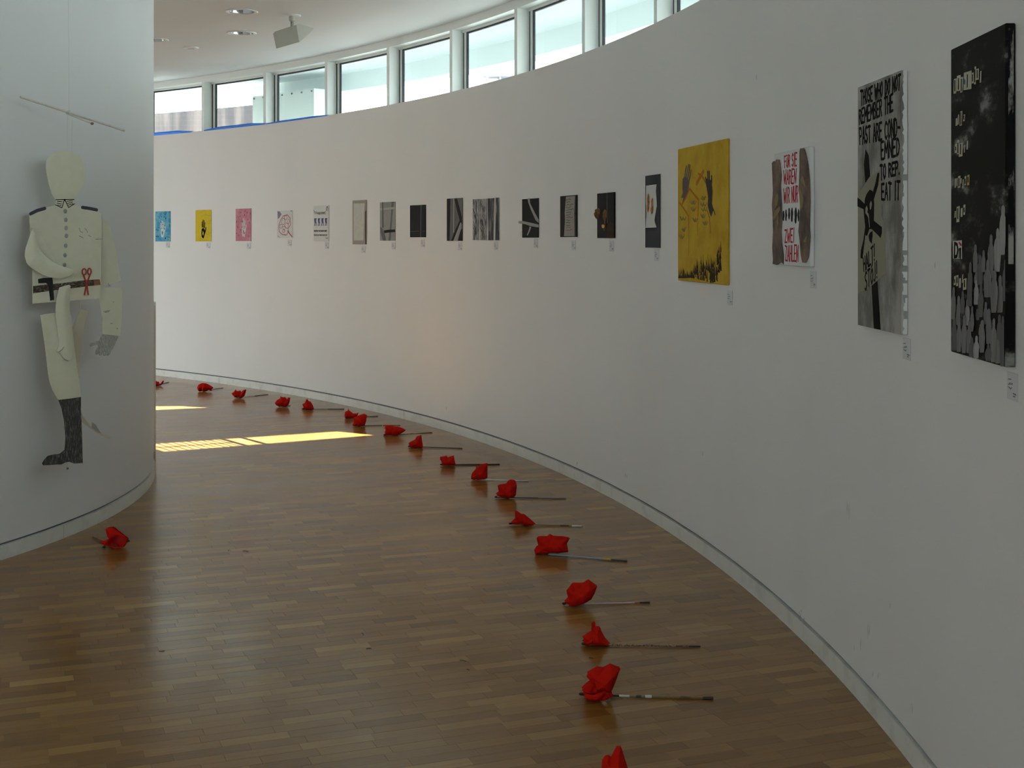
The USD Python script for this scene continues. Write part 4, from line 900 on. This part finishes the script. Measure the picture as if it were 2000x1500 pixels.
head = pp(S1([(330, 640), (340, 600), (362, 572), (400, 552), (440, 545), (490, 546), (540, 555), (575, 575), (600, 605), (615, 640), (622, 690), (612, 760), (595, 815), (565, 865), (540, 895), (533, 940), (400, 940), (397, 897), (370, 850), (350, 780), (335, 700)]))
limb("head", head, -.004)
torso_g = pp(S1([(205, 1010), (260, 985), (320, 960), (395, 940), (462, 905), (532, 935), (600, 955), (690, 975), (735, 1005), (738, 1100), (733, 1500)]) + S2([(650, 180), (646, 275), (500, 287), (205, 310), (203, 60)]))
torso = limb("torso", torso_g, -.008)
yt = -.0102
limb("collar", unary_union([pp(S1(q)) for q in ([(400, 899), (460, 897), (443, 960), (395, 938)], [(465, 897), (532, 899), (536, 932), (492, 958)])]), yt, "paper_cream", .001, parent=torso)
ln = lambda pts, w: LineString(puv(pts)).buffer(w / 2, 3)
limb("collar_line", unary_union([ln(S1(q), .0035) for q in ([(398, 900), (532, 898)], [(462, 897), (443, 960), (394, 938)], [(463, 897), (492, 958), (536, 930)])] + [ln(S1(q), .003) for q in ([(408, 912), (445, 915)], [(405, 925), (440, 932)], [(410, 938), (438, 945)], [(478, 912), (520, 908)], [(485, 928), (520, 920)], [(490, 940), (525, 930)])]), yt - .001, "ink", .0006, parent=torso)
for q in ([(214, 1004), (262, 980), (318, 964)], [(594, 957), (645, 964), (698, 975)]):
    limb("shoulder_mark", ln(S1(q), .016), yt, "shoulder_blue", .0006, parent=torso, label="dark blue shoulder stripe")
for x, y in ((468, 985), (472, 1048), (475, 1108), (477, 1165), (472, 1237), (467, 1307), (463, 1377), (470, 1435)):
    c = puv(S1([(x, y)]))[0]
    m = lathe([(0, -.003), (.0075, -.0025), (.0105, 0), (0, .0002)], 16); v = np.array(m.vertices)
    obj("button", trimesh.Trimesh(np.stack([c[0] + v[:, 0] * 1.0, yt + v[:, 2], c[1] + v[:, 1] * 1.05], 1), m.faces, process=False), "button_grey", torso)
limb("belt", pp(S2([(207, 195), (300, 185), (400, 176), (480, 165), (560, 156), (640, 152), (645, 188), (560, 197), (480, 207), (350, 222), (207, 243)])), yt, "belt_scribble", .0008, parent=torso, label="black scribbled belt")
limb("belt_end", pp(S2([(600, 157), (640, 153), (646, 188), (604, 192)])), yt - .0008, "stick_end", .0006, parent=torso, label="reddish brown belt end")
limb("smudge", unary_union([ln(S1(q), .004) for q in ([(572, 1110), (580, 1135), (595, 1140)], [(612, 1110), (625, 1125), (632, 1140)], [(570, 1165), (600, 1180)], [(690, 1190), (735, 1188)], [(640, 1160), (655, 1172)])]), yt, "pencil_grey", .0004, parent=torso)
limb("pistol", pp(S2([(238, 150), (270, 143), (330, 140), (334, 180), (342, 285), (318, 290), (305, 190), (290, 175), (240, 178)])), yt - .0012, "black_card", .002, parent=sol, label="black card pistol")
sc = [ln(S2([(540 + 13 * math.cos(t) - 2, 103 + 20 * math.sin(t)) for t in np.linspace(0, 6.3, 16)]), .0065), ln(S2([(571 + 11 * math.cos(t) + 1, 101 + 20 * math.sin(t)) for t in np.linspace(0, 6.3, 16)]), .0065),
      ln(S2([(534, 122), (543, 150), (553, 172), (559, 215), (564, 250)]), .008), ln(S2([(576, 120), (565, 150), (554, 175), (547, 215), (540, 250)]), .008)]
limb("scissors", unary_union(sc), yt - .0012, "scissor_red", .002, parent=sol, label="red painted scissors")
limb("seam_line", unary_union([ln(S1(q), .0022) for q in ([(736, 1010), (738, 1100), (736, 1240), (735, 1400), (733, 1500)],)]), yt, "button_grey", .0004, parent=torso)
# arm on the photo's left, curled forward, and its forearm
ua = pp(S1([(215, 1105), (195, 1180), (170, 1260), (165, 1310), (180, 1370), (220, 1410), (280, 1450), (340, 1472), (390, 1476), (440, 1462), (475, 1434), (482, 1412), (440, 1402), (380, 1377), (330, 1345), (285, 1300), (255, 1250), (238, 1180), (225, 1130)]))
limb("upper_arm", ua, -.016, bulge=lambda A: -.055 * np.clip((A[:, 0] - ua.bounds[0]) / (ua.bounds[2] - ua.bounds[0]), 0, 1) - .5 * edge_dist(ua, A), label="curled paper upper arm")
ua2 = pp(S1([(217, 1105), (238, 1180), (258, 1250), (288, 1300), (332, 1345), (382, 1377), (420, 1396), (300, 1180), (250, 1110)]))
limb("upper_arm_fold", ua2, -.0125, bulge=lambda A: -.10 * edge_dist(ua2, A), parent=sol)
fa = pp(S2([(357, 205), (390, 193), (430, 185), (432, 320), (445, 450), (455, 540), (457, 590), (455, 640), (440, 672), (420, 680), (392, 660), (370, 622), (345, 618), (362, 600), (370, 560), (355, 450), (342, 370), (343, 290)]))
limb("forearm", fa, -.030, bulge=lambda A: -.25 * edge_dist(fa, A) - .012 * np.cos(A[:, 1] * 9))
limb("thumb_line", ln(S2([(345, 620), (362, 608), (376, 590)]), .004), -.048, "pencil_grey", .0006)
# arm on the photo's right
limb("upper_arm", pp(S1([(735, 1045), (770, 1045), (797, 1060), (815, 1088), (840, 1180), (865, 1300), (885, 1430)]) + S2([(795, 135), (798, 160), (745, 180), (700, 195), (650, 195)])), .014)
limb("forearm", pp(S2([(655, 205), (720, 205), (790, 203), (802, 216), (800, 400), (790, 522), (730, 515), (675, 510), (672, 400), (650, 285)])), .010)
limb("smudge", unary_union([ln(S2(q), .0045) for q in ([(680, 362), (720, 355)], [(690, 368), (716, 362)], [(724, 438), (736, 440)], [(742, 298), (746, 302)], [(712, 180), (716, 192)], [(765, 470), (772, 474)])]), .0068, "pencil_grey", .0004)
hd = unary_union([pp(S2([(675, 510), (728, 514), (780, 522), (765, 560), (748, 590), (738, 612), (650, 605), (645, 575)]))] + [ln(S2(q), .021) for q in ([(655, 600), (645, 618), (640, 630)], [(676, 605), (666, 628), (664, 636)], [(700, 605), (692, 628), (690, 638)], [(722, 608), (716, 626), (712, 636)])] + [ln(S2([(660, 560), (635, 568), (600, 580)]), .016)])
limb("hand", hd, .013, "pencil_grey", label="grey pencil-shaded paper hand")
# legs
lg = pp(S2([(252, 385), (300, 375), (342, 370), (440, 358), (455, 390), (470, 560), (490, 720), (512, 850), (518, 920), (440, 930), (370, 938), (330, 870), (310, 810), (300, 740), (285, 600), (262, 450)]))
limb("leg", lg, -.012, bulge=lambda A: -.06 * edge_dist(lg, A))
bt = pp(S2([(370, 936), (440, 928), (516, 917), (516, 1000), (520, 1100), (525, 1230), (528, 1347), (470, 1349), (440, 1338), (415, 1342), (390, 1355), (330, 1358), (270, 1361), (264, 1347), (280, 1322), (300, 1300), (340, 1290), (380, 1285), (410, 1260), (416, 1180), (405, 1060), (390, 990)]))
limb("boot", bt, -.0115, "charcoal", label="black scribbled boot")
l2 = pp(S2([(512, 345), (535, 352), (563, 360), (550, 430), (546, 600), (540, 800), (540, 960), (555, 1040), (600, 1108), (660, 1153), (740, 1184), (735, 1189), (700, 1184), (640, 1152), (580, 1108), (535, 1072), (520, 1000), (515, 900), (500, 700), (465, 520), (480, 440)]))
zt = l2.bounds[3]
limb("leg", l2, .012, "paper_beige", bulge=lambda A: -.05 * np.clip((A[:, 1] - .35), 0, 1) ** 2 + .03 * np.sin((zt - A[:, 1]) * 5), label="beige curled paper leg seen edge-on")
limb("boot", pp(S2([(602, 1085), (612, 1088), (628, 1103), (640, 1125), (662, 1156), (640, 1146), (600, 1116)])), .004, "button_grey", label="grey boot of the curled leg")
# control bar, cross stick, strings
b0_, b1_ = puv(S1([(140, 148), (903, 395)]))
obj("control_bar", tube([(b0_[0], -.01, b0_[1]), (b1_[0], -.01, b1_[1])], .0052, 10), "stick_white", sol)
c0_, c1_ = puv(S1([(492, 266), (560, 358)]))
obj("cross_stick", tube([(c0_[0], .004, c0_[1]), (c1_[0] - .03, -.16, c1_[1] + .0)], .0045, 10), "stick_white", sol)
obj("stick_tip", tube([(c1_[0] - .0295, -.157, c1_[1]), (c1_[0] - .031, -.166, c1_[1])], .0062, 10), "stick_end", sol, label="brown tip of the cross stick")
kn = puv(S1([(497, 262)]))[0]
obj("knot", trimesh.creation.icosphere(2, .010).apply_translation((kn[0], -.012, kn[1])), "thread", sol)
obj("hanging_string", tube([(kn[0], -.01, kn[1]), (kn[0] - .006, -.006, CEIL - .001)], .0005, 5), "thread", sol)
for (xa, ya), (xb, yb) in (((484, 275), (486, 548)), ((518, 318), (520, 550))):
    s_a, s_b = puv(S1([(xa, ya), (xb, yb)])); obj("head_string", tube([(s_a[0], -.012, s_a[1]), (s_b[0], -.006, s_b[1])], .0008, 5), "thread", sol)
for q in ([(393, 150), (393, 190)], [(516, 287), (516, 345)], [(714, 180), (714, 205)], [(428, 1338), (430, 1382)]):
    s_a, s_b = puv(S2(q)); obj("joint_string", tube([(s_a[0], -.012, s_a[1]), (s_b[0], -.012, s_b[1])], .0010, 5), "thread", sol)
obj("weight", trimesh.creation.icosphere(1, .006).apply_translation((s_b[0], -.012, s_b[1])), "gap_dark", sol)

# ------------------------------------------------------------------ the red paper poppies lying along the floor
FA, FB, FC, FD, FE, FF = crop(290, 720, 700, 900, 2000), crop(660, 780, 1060, 980, 2000), crop(840, 870, 1240, 1110, 2000), crop(1000, 1020, 1400, 1280, 2000), crop(1080, 1200, 1420, 1500, 1700), crop(0, 900, 320, 1100, 2000)
# (label, crop, outline, stem from, stem to, stem bands [(from, to, material)], own front petals)
POP = [
 ("red paper poppy half hidden behind the edge of the left wall", FA, [(30, 125), (60, 112), (85, 125), (103, 128), (98, 140), (115, 148), (140, 115), (148, 118), (140, 140), (120, 160), (72, 165), (35, 165)], (60, 163), (193, 128), [(0, 1, "stem_black")], []),
 ("rounded red paper poppy with a short dark stem, second from the far left", FA, [(463, 180), (475, 155), (510, 138), (545, 140), (580, 155), (615, 178), (618, 188), (600, 195), (605, 212), (590, 210), (575, 200), (560, 212), (530, 218), (500, 212), (485, 220), (470, 208)], (500, 213), (710, 183), [(0, 1, "stem_grey")], []),
 ("red paper poppy with two pointed petal tips near the far wall's skirting", FA, [(790, 238), (815, 222), (828, 200), (845, 215), (875, 210), (885, 226), (905, 208), (933, 200), (925, 235), (915, 262), (895, 278), (850, 282), (820, 275)], (850, 278), (1138, 246), [(0, .55, "stem_pinkish"), (.55, 1, "stem_black")], [[(880, 230), (905, 206), (933, 200), (925, 235), (912, 264), (892, 278), (870, 280)]]),
 ("cupped red paper poppy whose stem is hidden behind its petals", FA, [(1203, 330), (1225, 300), (1255, 285), (1253, 265), (1275, 272), (1305, 272), (1320, 300), (1335, 275), (1352, 278), (1345, 320), (1335, 345), (1320, 362), (1280, 366), (1240, 362), (1215, 350)], (1250, 362), (1352, 352), [(0, 1, "stem_brown")], [[(1315, 305), (1335, 276), (1352, 278), (1345, 320), (1335, 345), (1318, 362), (1290, 366), (1300, 330)]]),
 ("tent-shaped red paper poppy on a long thin dark stem, fifth from the far left", FA, [(1455, 388), (1478, 370), (1465, 340), (1490, 330), (1500, 300), (1513, 290), (1525, 310), (1545, 315), (1565, 350), (1577, 385), (1560, 393), (1480, 393)], (1475, 390), (1865, 384), [(0, .6, "stem_speckled"), (.6, 1, "stem_black")], []),
 ("twisted red paper poppy just behind another at the shining strip's end", FB, [(65, 150), (72, 120), (95, 112), (100, 90), (110, 110), (150, 140), (185, 140), (203, 130), (190, 160), (160, 178), (120, 188), (75, 188), (65, 175)], (120, 184), (388, 163), [(0, 1, "stem_black")], []),
 ("square red paper poppy overlapping the twisted one behind it", FB, [(137, 255), (155, 225), (152, 180), (185, 165), (215, 155), (255, 142), (283, 155), (278, 205), (262, 258), (200, 265), (150, 263)], (160, 258), (610, 253), [(0, .6, "stem_black"), (.62, 1, "stem_brown")], []),
 ("red paper poppy with a long pointed petal over its dark stem", FB, [(437, 353), (458, 345), (458, 320), (465, 300), (455, 275), (475, 252), (530, 262), (590, 270), (635, 285), (663, 302), (630, 325), (600, 345), (575, 357), (520, 356), (460, 358)], (460, 350), (920, 325), [(0, 1, "stem_brown"), (.75, 1, "stem_black")], []),
 ("wedge-shaped red paper poppy on a plain black stem", FB, [(690, 428), (720, 410), (755, 395), (770, 365), (815, 350), (822, 410), (832, 460), (825, 472), (760, 474), (712, 475), (695, 455)], (700, 462), (1215, 478), [(0, 1, "stem_black")], []),
 ("red paper poppy on a thick black stem that runs behind the next flower", FB, [(1000, 562), (1010, 565), (1060, 552), (1075, 570), (1130, 550), (1140, 600), (1150, 635), (1130, 645), (1070, 652), (1020, 650), (1008, 605), (996, 590)], (1015, 640), (1580, 634), [(0, 1, "stem_black")], [[(1070, 570), (1130, 550), (1140, 600), (1150, 635), (1130, 645), (1080, 650), (1060, 610)]]),
 ("red paper poppy with one tall straight edge on a thin white stem", FB, [(1298, 765), (1310, 720), (1345, 685), (1350, 655), (1360, 648), (1366, 672), (1390, 640), (1460, 625), (1460, 765), (1440, 780), (1380, 785), (1325, 790), (1310, 780)], (1320, 778), (1860, 798), [(0, 1, "stem_white")], []),
 ("large rounded red paper poppy on a stem fading from wine red to blue grey", FC, [(643, 470), (670, 455), (660, 395), (680, 385), (745, 375), (765, 345), (795, 335), (830, 345), (845, 390), (838, 480), (820, 505), (760, 520), (700, 515), (655, 495)], (650, 508), (1328, 517), [(0, .6, "stem_dark"), (.6, 1, "stem_grey")], [[(745, 378), (765, 345), (795, 335), (830, 345), (845, 390), (838, 480), (820, 505), (760, 518), (735, 450)]]),
 ("low pointed red paper poppy on an ochre stem with black and white bands", FC, [(790, 755), (830, 715), (828, 640), (850, 645), (895, 675), (915, 672), (960, 710), (1028, 765), (1000, 780), (930, 783), (830, 775), (800, 770)], (792, 768), (1490, 788), [(0, 1, "stem_ochre"), (.69, .81, "stem_dark"), (.85, .99, "stem_white")], []),
 ("wide red paper poppy with square corners on a pale blue stem", FC, [(1018, 1022), (1037, 1018), (1037, 985), (1055, 985), (1040, 910), (1060, 892), (1145, 892), (1170, 867), (1200, 888), (1300, 893), (1362, 908), (1333, 960), (1348, 1040), (1280, 1052), (1150, 1062), (1030, 1065)], (1150, 1058), (1925, 1128), [(0, .72, "stem_blue"), (.70, .82, "gold_leaf"), (.80, 1, "stem_dark")], [[(1155, 985), (1180, 905), (1200, 888), (1362, 908), (1333, 960), (1348, 1040), (1240, 1056), (1170, 1045)], [(1018, 1022), (1037, 985), (1100, 1015), (1165, 1040), (1150, 1062), (1030, 1065)]]),
 ("plump oval red paper poppy on a pinkish white stem with an orange band", FD, [(515, 770), (545, 740), (530, 675), (560, 640), (590, 598), (695, 600), (745, 565), (828, 625), (800, 700), (770, 755), (700, 795), (610, 825), (550, 810), (520, 800)], (520, 800), (1345, 782), [(0, .84, "stem_pinkish"), (.82, .9, "stem_orange"), (.88, 1, "stem_dark")], [[(600, 690), (690, 610), (745, 565), (828, 625), (800, 700), (770, 755), (700, 795), (610, 825), (555, 812)]]),
 ("three-cornered red paper poppy on a speckled copper stem", FE, [(285, 265), (300, 250), (285, 225), (330, 195), (375, 170), (378, 90), (400, 78), (415, 95), (412, 125), (455, 125), (470, 170), (510, 240), (558, 290), (545, 300), (420, 302), (320, 297)], (310, 293), (1440, 312), [(0, .92, "stem_speckled"), (.9, 1, "stem_dark")], [[(390, 200), (412, 125), (455, 125), (470, 170), (510, 240), (558, 290), (545, 300), (420, 302), (370, 290)], [(284, 275), (310, 268), (345, 250), (370, 225), (385, 235), (375, 270), (345, 298), (310, 294)]]),
 ("ruffled red paper poppy on a wine and ochre stem banded white, nearest but one", FE, [(280, 725), (310, 695), (360, 655), (325, 620), (340, 595), (333, 575), (430, 520), (490, 530), (560, 490), (610, 515), (652, 525), (620, 620), (570, 745), (578, 790), (550, 795), (500, 760), (450, 825), (400, 835), (330, 825), (295, 790), (300, 755)], (285, 748), (1565, 818), [(0, .35, "stem_dark"), (.28, .36, "stem_white"), (.36, 1, "stem_ochre"), (.41, .45, "stem_dark"), (.48, .53, "stem_white"), (.74, .83, "stem_brown"), (.92, 1, "stem_dark")],
  [[(400, 600), (490, 545), (560, 490), (652, 525), (620, 620), (570, 745), (500, 730), (420, 700)], [(480, 570), (560, 492), (612, 517), (540, 580)], [(540, 585), (640, 520), (652, 527), (615, 590), (560, 592)], [(300, 790), (320, 760), (400, 745), (490, 715), (578, 770), (575, 792), (550, 795), (450, 825), (400, 835), (330, 825)], [(280, 725), (310, 695), (365, 655), (385, 660), (350, 720), (300, 740)]]),
 ("red paper poppy cut off by the photo's bottom edge, nearest of all", FE, [(475, 1500), (480, 1440), (510, 1395), (545, 1390), (565, 1412), (620, 1305), (660, 1303), (690, 1400), (722, 1500), (740, 1590), (700, 1640), (520, 1645), (470, 1580)], (480, 1628), (1680, 1680), [(0, 1, "stem_ochre"), (.8, 1, "stem_dark")], [[(565, 1412), (620, 1305), (660, 1303), (690, 1400), (722, 1500), (740, 1590), (700, 1640), (560, 1642), (540, 1520)]]),
]
mat("poppy_red", (.54, .010, .004), .8, spec=.06, noise=(30, 3, [(0, (.48, .008, .003)), (1, (.60, .013, .005))]), bump=(140, .2, .0015))
def stem_parts(t, A, B, bands, r0, r1):
    """The painted stick from A to B, in coloured lengths."""
    for k, (f0, f1, m) in enumerate(bands):
        e = .0004 * k
        obj("stem" if k == 0 else "stem_band", tube([A + (B - A) * f0, A + (B - A) * f1], .003, 10, taper=[r0 + (r1 - r0) * f0 + e, r0 + (r1 - r0) * f1 + e]), m, t, world=True, smooth=50)
def fold(seed, jx, jz, n=7, amp=.32):
    rr = random.Random(seed); ph = rr.uniform(0, 6); f2 = rr.uniform(.8, 1.3)
    def f(A):
        th_ = np.arctan2(A[:, 1] - jz, A[:, 0] - jx); w = (th_ * n * f2 / 3.14 + ph) % 1.0
        return 1 - amp * np.abs(2 * w - 1) + .22 * (meshkit.noise(np.c_[A * 48, A[:, :1] * 0 + seed]) - .5)
    return f
for i, (lab, cr, outline, sa, sb, bands, own) in enumerate(POP):
    pts = cr(outline); base_y = max(p[1] for p in pts)
    xs = [p[0] for p in pts]; foot = on_floor(np.mean(xs), base_y); Y0 = foot[1] + .012
    def to2(P_): return np.array([((x - CX) / FPX * Y0, CAMH + (HOR - y) / FPX * Y0) for x, y in cr(P_)])
    q = to2(outline); zmin = q[:, 1].min(); cx_ = q[:, 0].mean()
    loc = np.array([cx_, Y0, 0.0]); norm = lambda P_: np.stack([to2(P_)[:, 0] - cx_, np.maximum(to2(P_)[:, 1] - zmin, 0) + .0006], 1)
    t = thing("paper_poppy", lab, "paper flower", loc, 0, "red paper poppies laid along the floor")
    g = Polygon(norm(outline)).buffer(0)
    if isinstance(g, MultiPolygon): g = max(g.geoms, key=lambda k: k.area)
    w = g.bounds[2] - g.bounds[0]; hgt = g.bounds[3]; ext = g.exterior; dm = max(edge_dist(g, np.array([[g.representative_point().x, g.representative_point().y]]))[0], .012) * 1.3
    depth = .42 * min(w, hgt * 1.1); stp = max(.0038, w / 30)
    jx, jz = g.bounds[2] - .1 * w, .004
    prof = lambda A, g=g, dm=dm: np.sqrt(np.clip(shapely.distance(g.exterior, shapely.points(A)) / dm, 0, 1))
    f1, f2 = fold(i, jx, jz, 4, .17), fold(i + 50, jx, jz, 4, .16)
    obj("petal", sheet(g, lambda A: -depth * prof(A) * f1(A), .0012, stp), "poppy_red", t, smooth=20)
    gb = affinity.scale(g, .94, .93, origin=(0, 0))
    pb = lambda A, gb=gb, dm=dm: np.sqrt(np.clip(shapely.distance(gb.exterior, shapely.points(A)) / dm, 0, 1))
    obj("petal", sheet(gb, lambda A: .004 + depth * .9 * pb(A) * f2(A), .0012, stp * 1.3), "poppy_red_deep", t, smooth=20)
    if not own:   # one overlapping petal over the half towards the stem
        rr = random.Random(i + 3); bx0, _, bx1, bz1 = g.bounds; xm = bx0 + w * rr.uniform(.30, .5); sl = rr.uniform(-.5, .5)
        half = g.intersection(Polygon([(xm + sl * hgt, -1), (xm - sl * hgt, 1), (2, 1), (2, -1)])); half = max(polys(half), key=lambda k: k.area)
        hp = [half]
    else:
        hp = [Polygon(norm(o)).buffer(0) for o in own]; hp = [max(polys(k), key=lambda z: z.area) for k in hp]
    for k, o in enumerate(hp):
        o = o.buffer(.0012); o = o.intersection(sbox(-1, .0006, 1, 1))
        f3 = fold(i + 90 + k, jx, jz, 4, .18)
        do = lambda A, o=o: shapely.distance(o.exterior, shapely.points(A))
        obj("petal", sheet(o, lambda A: -depth * prof(A) * f1(A) - .005 - .004 * k - .015 * np.sqrt(np.clip(do(A) / .018, 0, 1)) * f3(A), .0012, stp), "poppy_red", t, smooth=20)
    A = on_floor(*cr([sa])[0], .0055); B = on_floor(*cr([sb])[0], .0045)
    A = np.array([A[0], min(max(A[1], Y0 - .02), Y0 + .02), .0055])
    if lab.startswith("wide"): A[1] = Y0 - .03
    r0 = .0030 if "thick" not in lab else .0044
    stem_parts(t, A, B, bands, r0, r0 * 1.05)
    obj("flower_heart", trimesh.creation.icosphere(2, .0058).apply_scale((1.5, 1, .9)).apply_translation(np.array([A[0] + (-.004), A[1], .0085]) - loc), "poppy_heart", t, smooth=True)
# the single poppy on the left, cup open towards the camera
pts = FF([(1235, 990), (1555, 980), (1420, 1082)]); foot = on_floor(pts[2][0], pts[2][1]); Y0 = foot[1] + .03
to2 = lambda P_: np.array([((x - CX) / FPX * Y0, CAMH + (HOR - y) / FPX * Y0) for x, y in FF(P_)])
o_all = [(1300, 1055), (1330, 990), (1325, 940), (1310, 920), (1295, 845), (1330, 830), (1385, 822), (1470, 890), (1530, 935), (1555, 980), (1540, 1040), (1520, 1065), (1420, 1082), (1365, 1068)]
q = to2(o_all); zmin, cx_ = q[:, 1].min(), q[:, 0].mean(); norm = lambda P_: np.stack([to2(P_)[:, 0] - cx_, np.maximum(to2(P_)[:, 1] - zmin, 0) + .0008], 1)
t = thing("paper_poppy", "single red paper poppy lying alone by the left wall, its cup facing the camera", "paper flower", (cx_, Y0, 0), 0, "red paper poppies laid along the floor")
g = Polygon(norm(o_all)).buffer(0); gp = lambda P_: max(polys(Polygon(norm(P_)).buffer(0)), key=lambda z: z.area)
dd = lambda o: (lambda A: shapely.distance(o.exterior, shapely.points(A)))
f1 = fold(200, 0, .03)
obj("petal", sheet(g, lambda A: .055 * np.sqrt(np.clip(dd(g)(A) / .030, 0, 1)) * f1(A), .0012, .005), "poppy_red", t, smooth=20)
o = gp([(1318, 935), (1295, 845), (1330, 830), (1385, 822), (1470, 890), (1530, 935), (1555, 975), (1500, 940), (1440, 930), (1385, 945), (1350, 975)])
obj("petal", sheet(o, lambda A, o=o: -.012 - .012 * np.sqrt(np.clip(dd(o)(A) / .02, 0, 1)), .0012, .005), "poppy_red", t, smooth=20)
o = gp([(1360, 1060), (1362, 1000), (1380, 1050), (1430, 1066), (1490, 1056), (1535, 1010), (1552, 985), (1540, 1040), (1520, 1065), (1420, 1082), (1375, 1078)])
obj("petal", sheet(o, lambda A, o=o: -.014 - .010 * np.sqrt(np.clip(dd(o)(A) / .008, 0, 1)), .0012, .004), "poppy_red", t, smooth=20)
o = gp([(1235, 990), (1262, 980), (1290, 985), (1345, 955), (1360, 965), (1335, 1010), (1300, 1055), (1282, 1032), (1255, 1015)])
obj("petal", sheet(o, lambda A, o=o: -.022 - .012 * np.sqrt(np.clip(dd(o)(A) / .012, 0, 1)), .0012, .004), "poppy_red", t, smooth=20)
o = gp([(1340, 1040), (1335, 990), (1370, 930), (1420, 925), (1500, 940), (1552, 985), (1520, 1060), (1420, 1075)])
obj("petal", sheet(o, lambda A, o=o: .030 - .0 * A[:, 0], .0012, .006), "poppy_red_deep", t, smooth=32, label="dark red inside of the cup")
A = np.array([*on_floor(*FF([(1262, 1010)])[0], .02)[:2], .012]); A[1] = Y0 + .01; B = on_floor(*FF([(1135, 930)])[0], .006)
stem_parts(t, np.array([cx_ + .01, Y0 - .012, .012]), B, [(0, 1, "stem_brown")], .0045, .0042)
for x, y in ((1568, 992), (1275, 1070)):
    p = to2([(x, y)])[0]; obj("flower_heart", trimesh.creation.icosphere(2, .0055).apply_scale((1.4, 1, 1)).apply_translation((p[0] - cx_, -.004, max(p[1] - zmin, .0056))), "poppy_heart", t, smooth=True)

# small crumbs of dirt lying on the parquet
r = random.Random(17)
for (x, y, lab) in ((710, 1238, "upper of two upright dark splinters in the middle of the floor"), (720, 1266, "lower of two upright dark splinters in the middle of the floor"), (905, 1290, "slanted dark splinter left of the three-cornered poppy"), (915, 1308, "dark curled crumb just below the slanted splinter"), (316, 1272, "dark crumb on the left part of the floor below the lone poppy"),
                  (1155, 1285, "dark crumb between the three-cornered and the ruffled poppy"), (447, 1075, "left one of two crumbs level with the lone poppy"), (480, 1076, "right one of two crumbs level with the lone poppy"), (1588, 1274, "dark crumb near the right skirting board")):
    p = on_floor(x, y, .0015); a = r.uniform(0, 3.1); l = r.uniform(.006, .016)
    obj("floor_crumb", tube([p - [math.cos(a) * l, math.sin(a) * l, 0], p + [0, 0, .0005], p + [math.cos(a + .5) * l, math.sin(a + .5) * l, 0]], .0013, 5), "poppy_heart", label=lab, cat="crumb", group="crumbs of dirt on the floor")
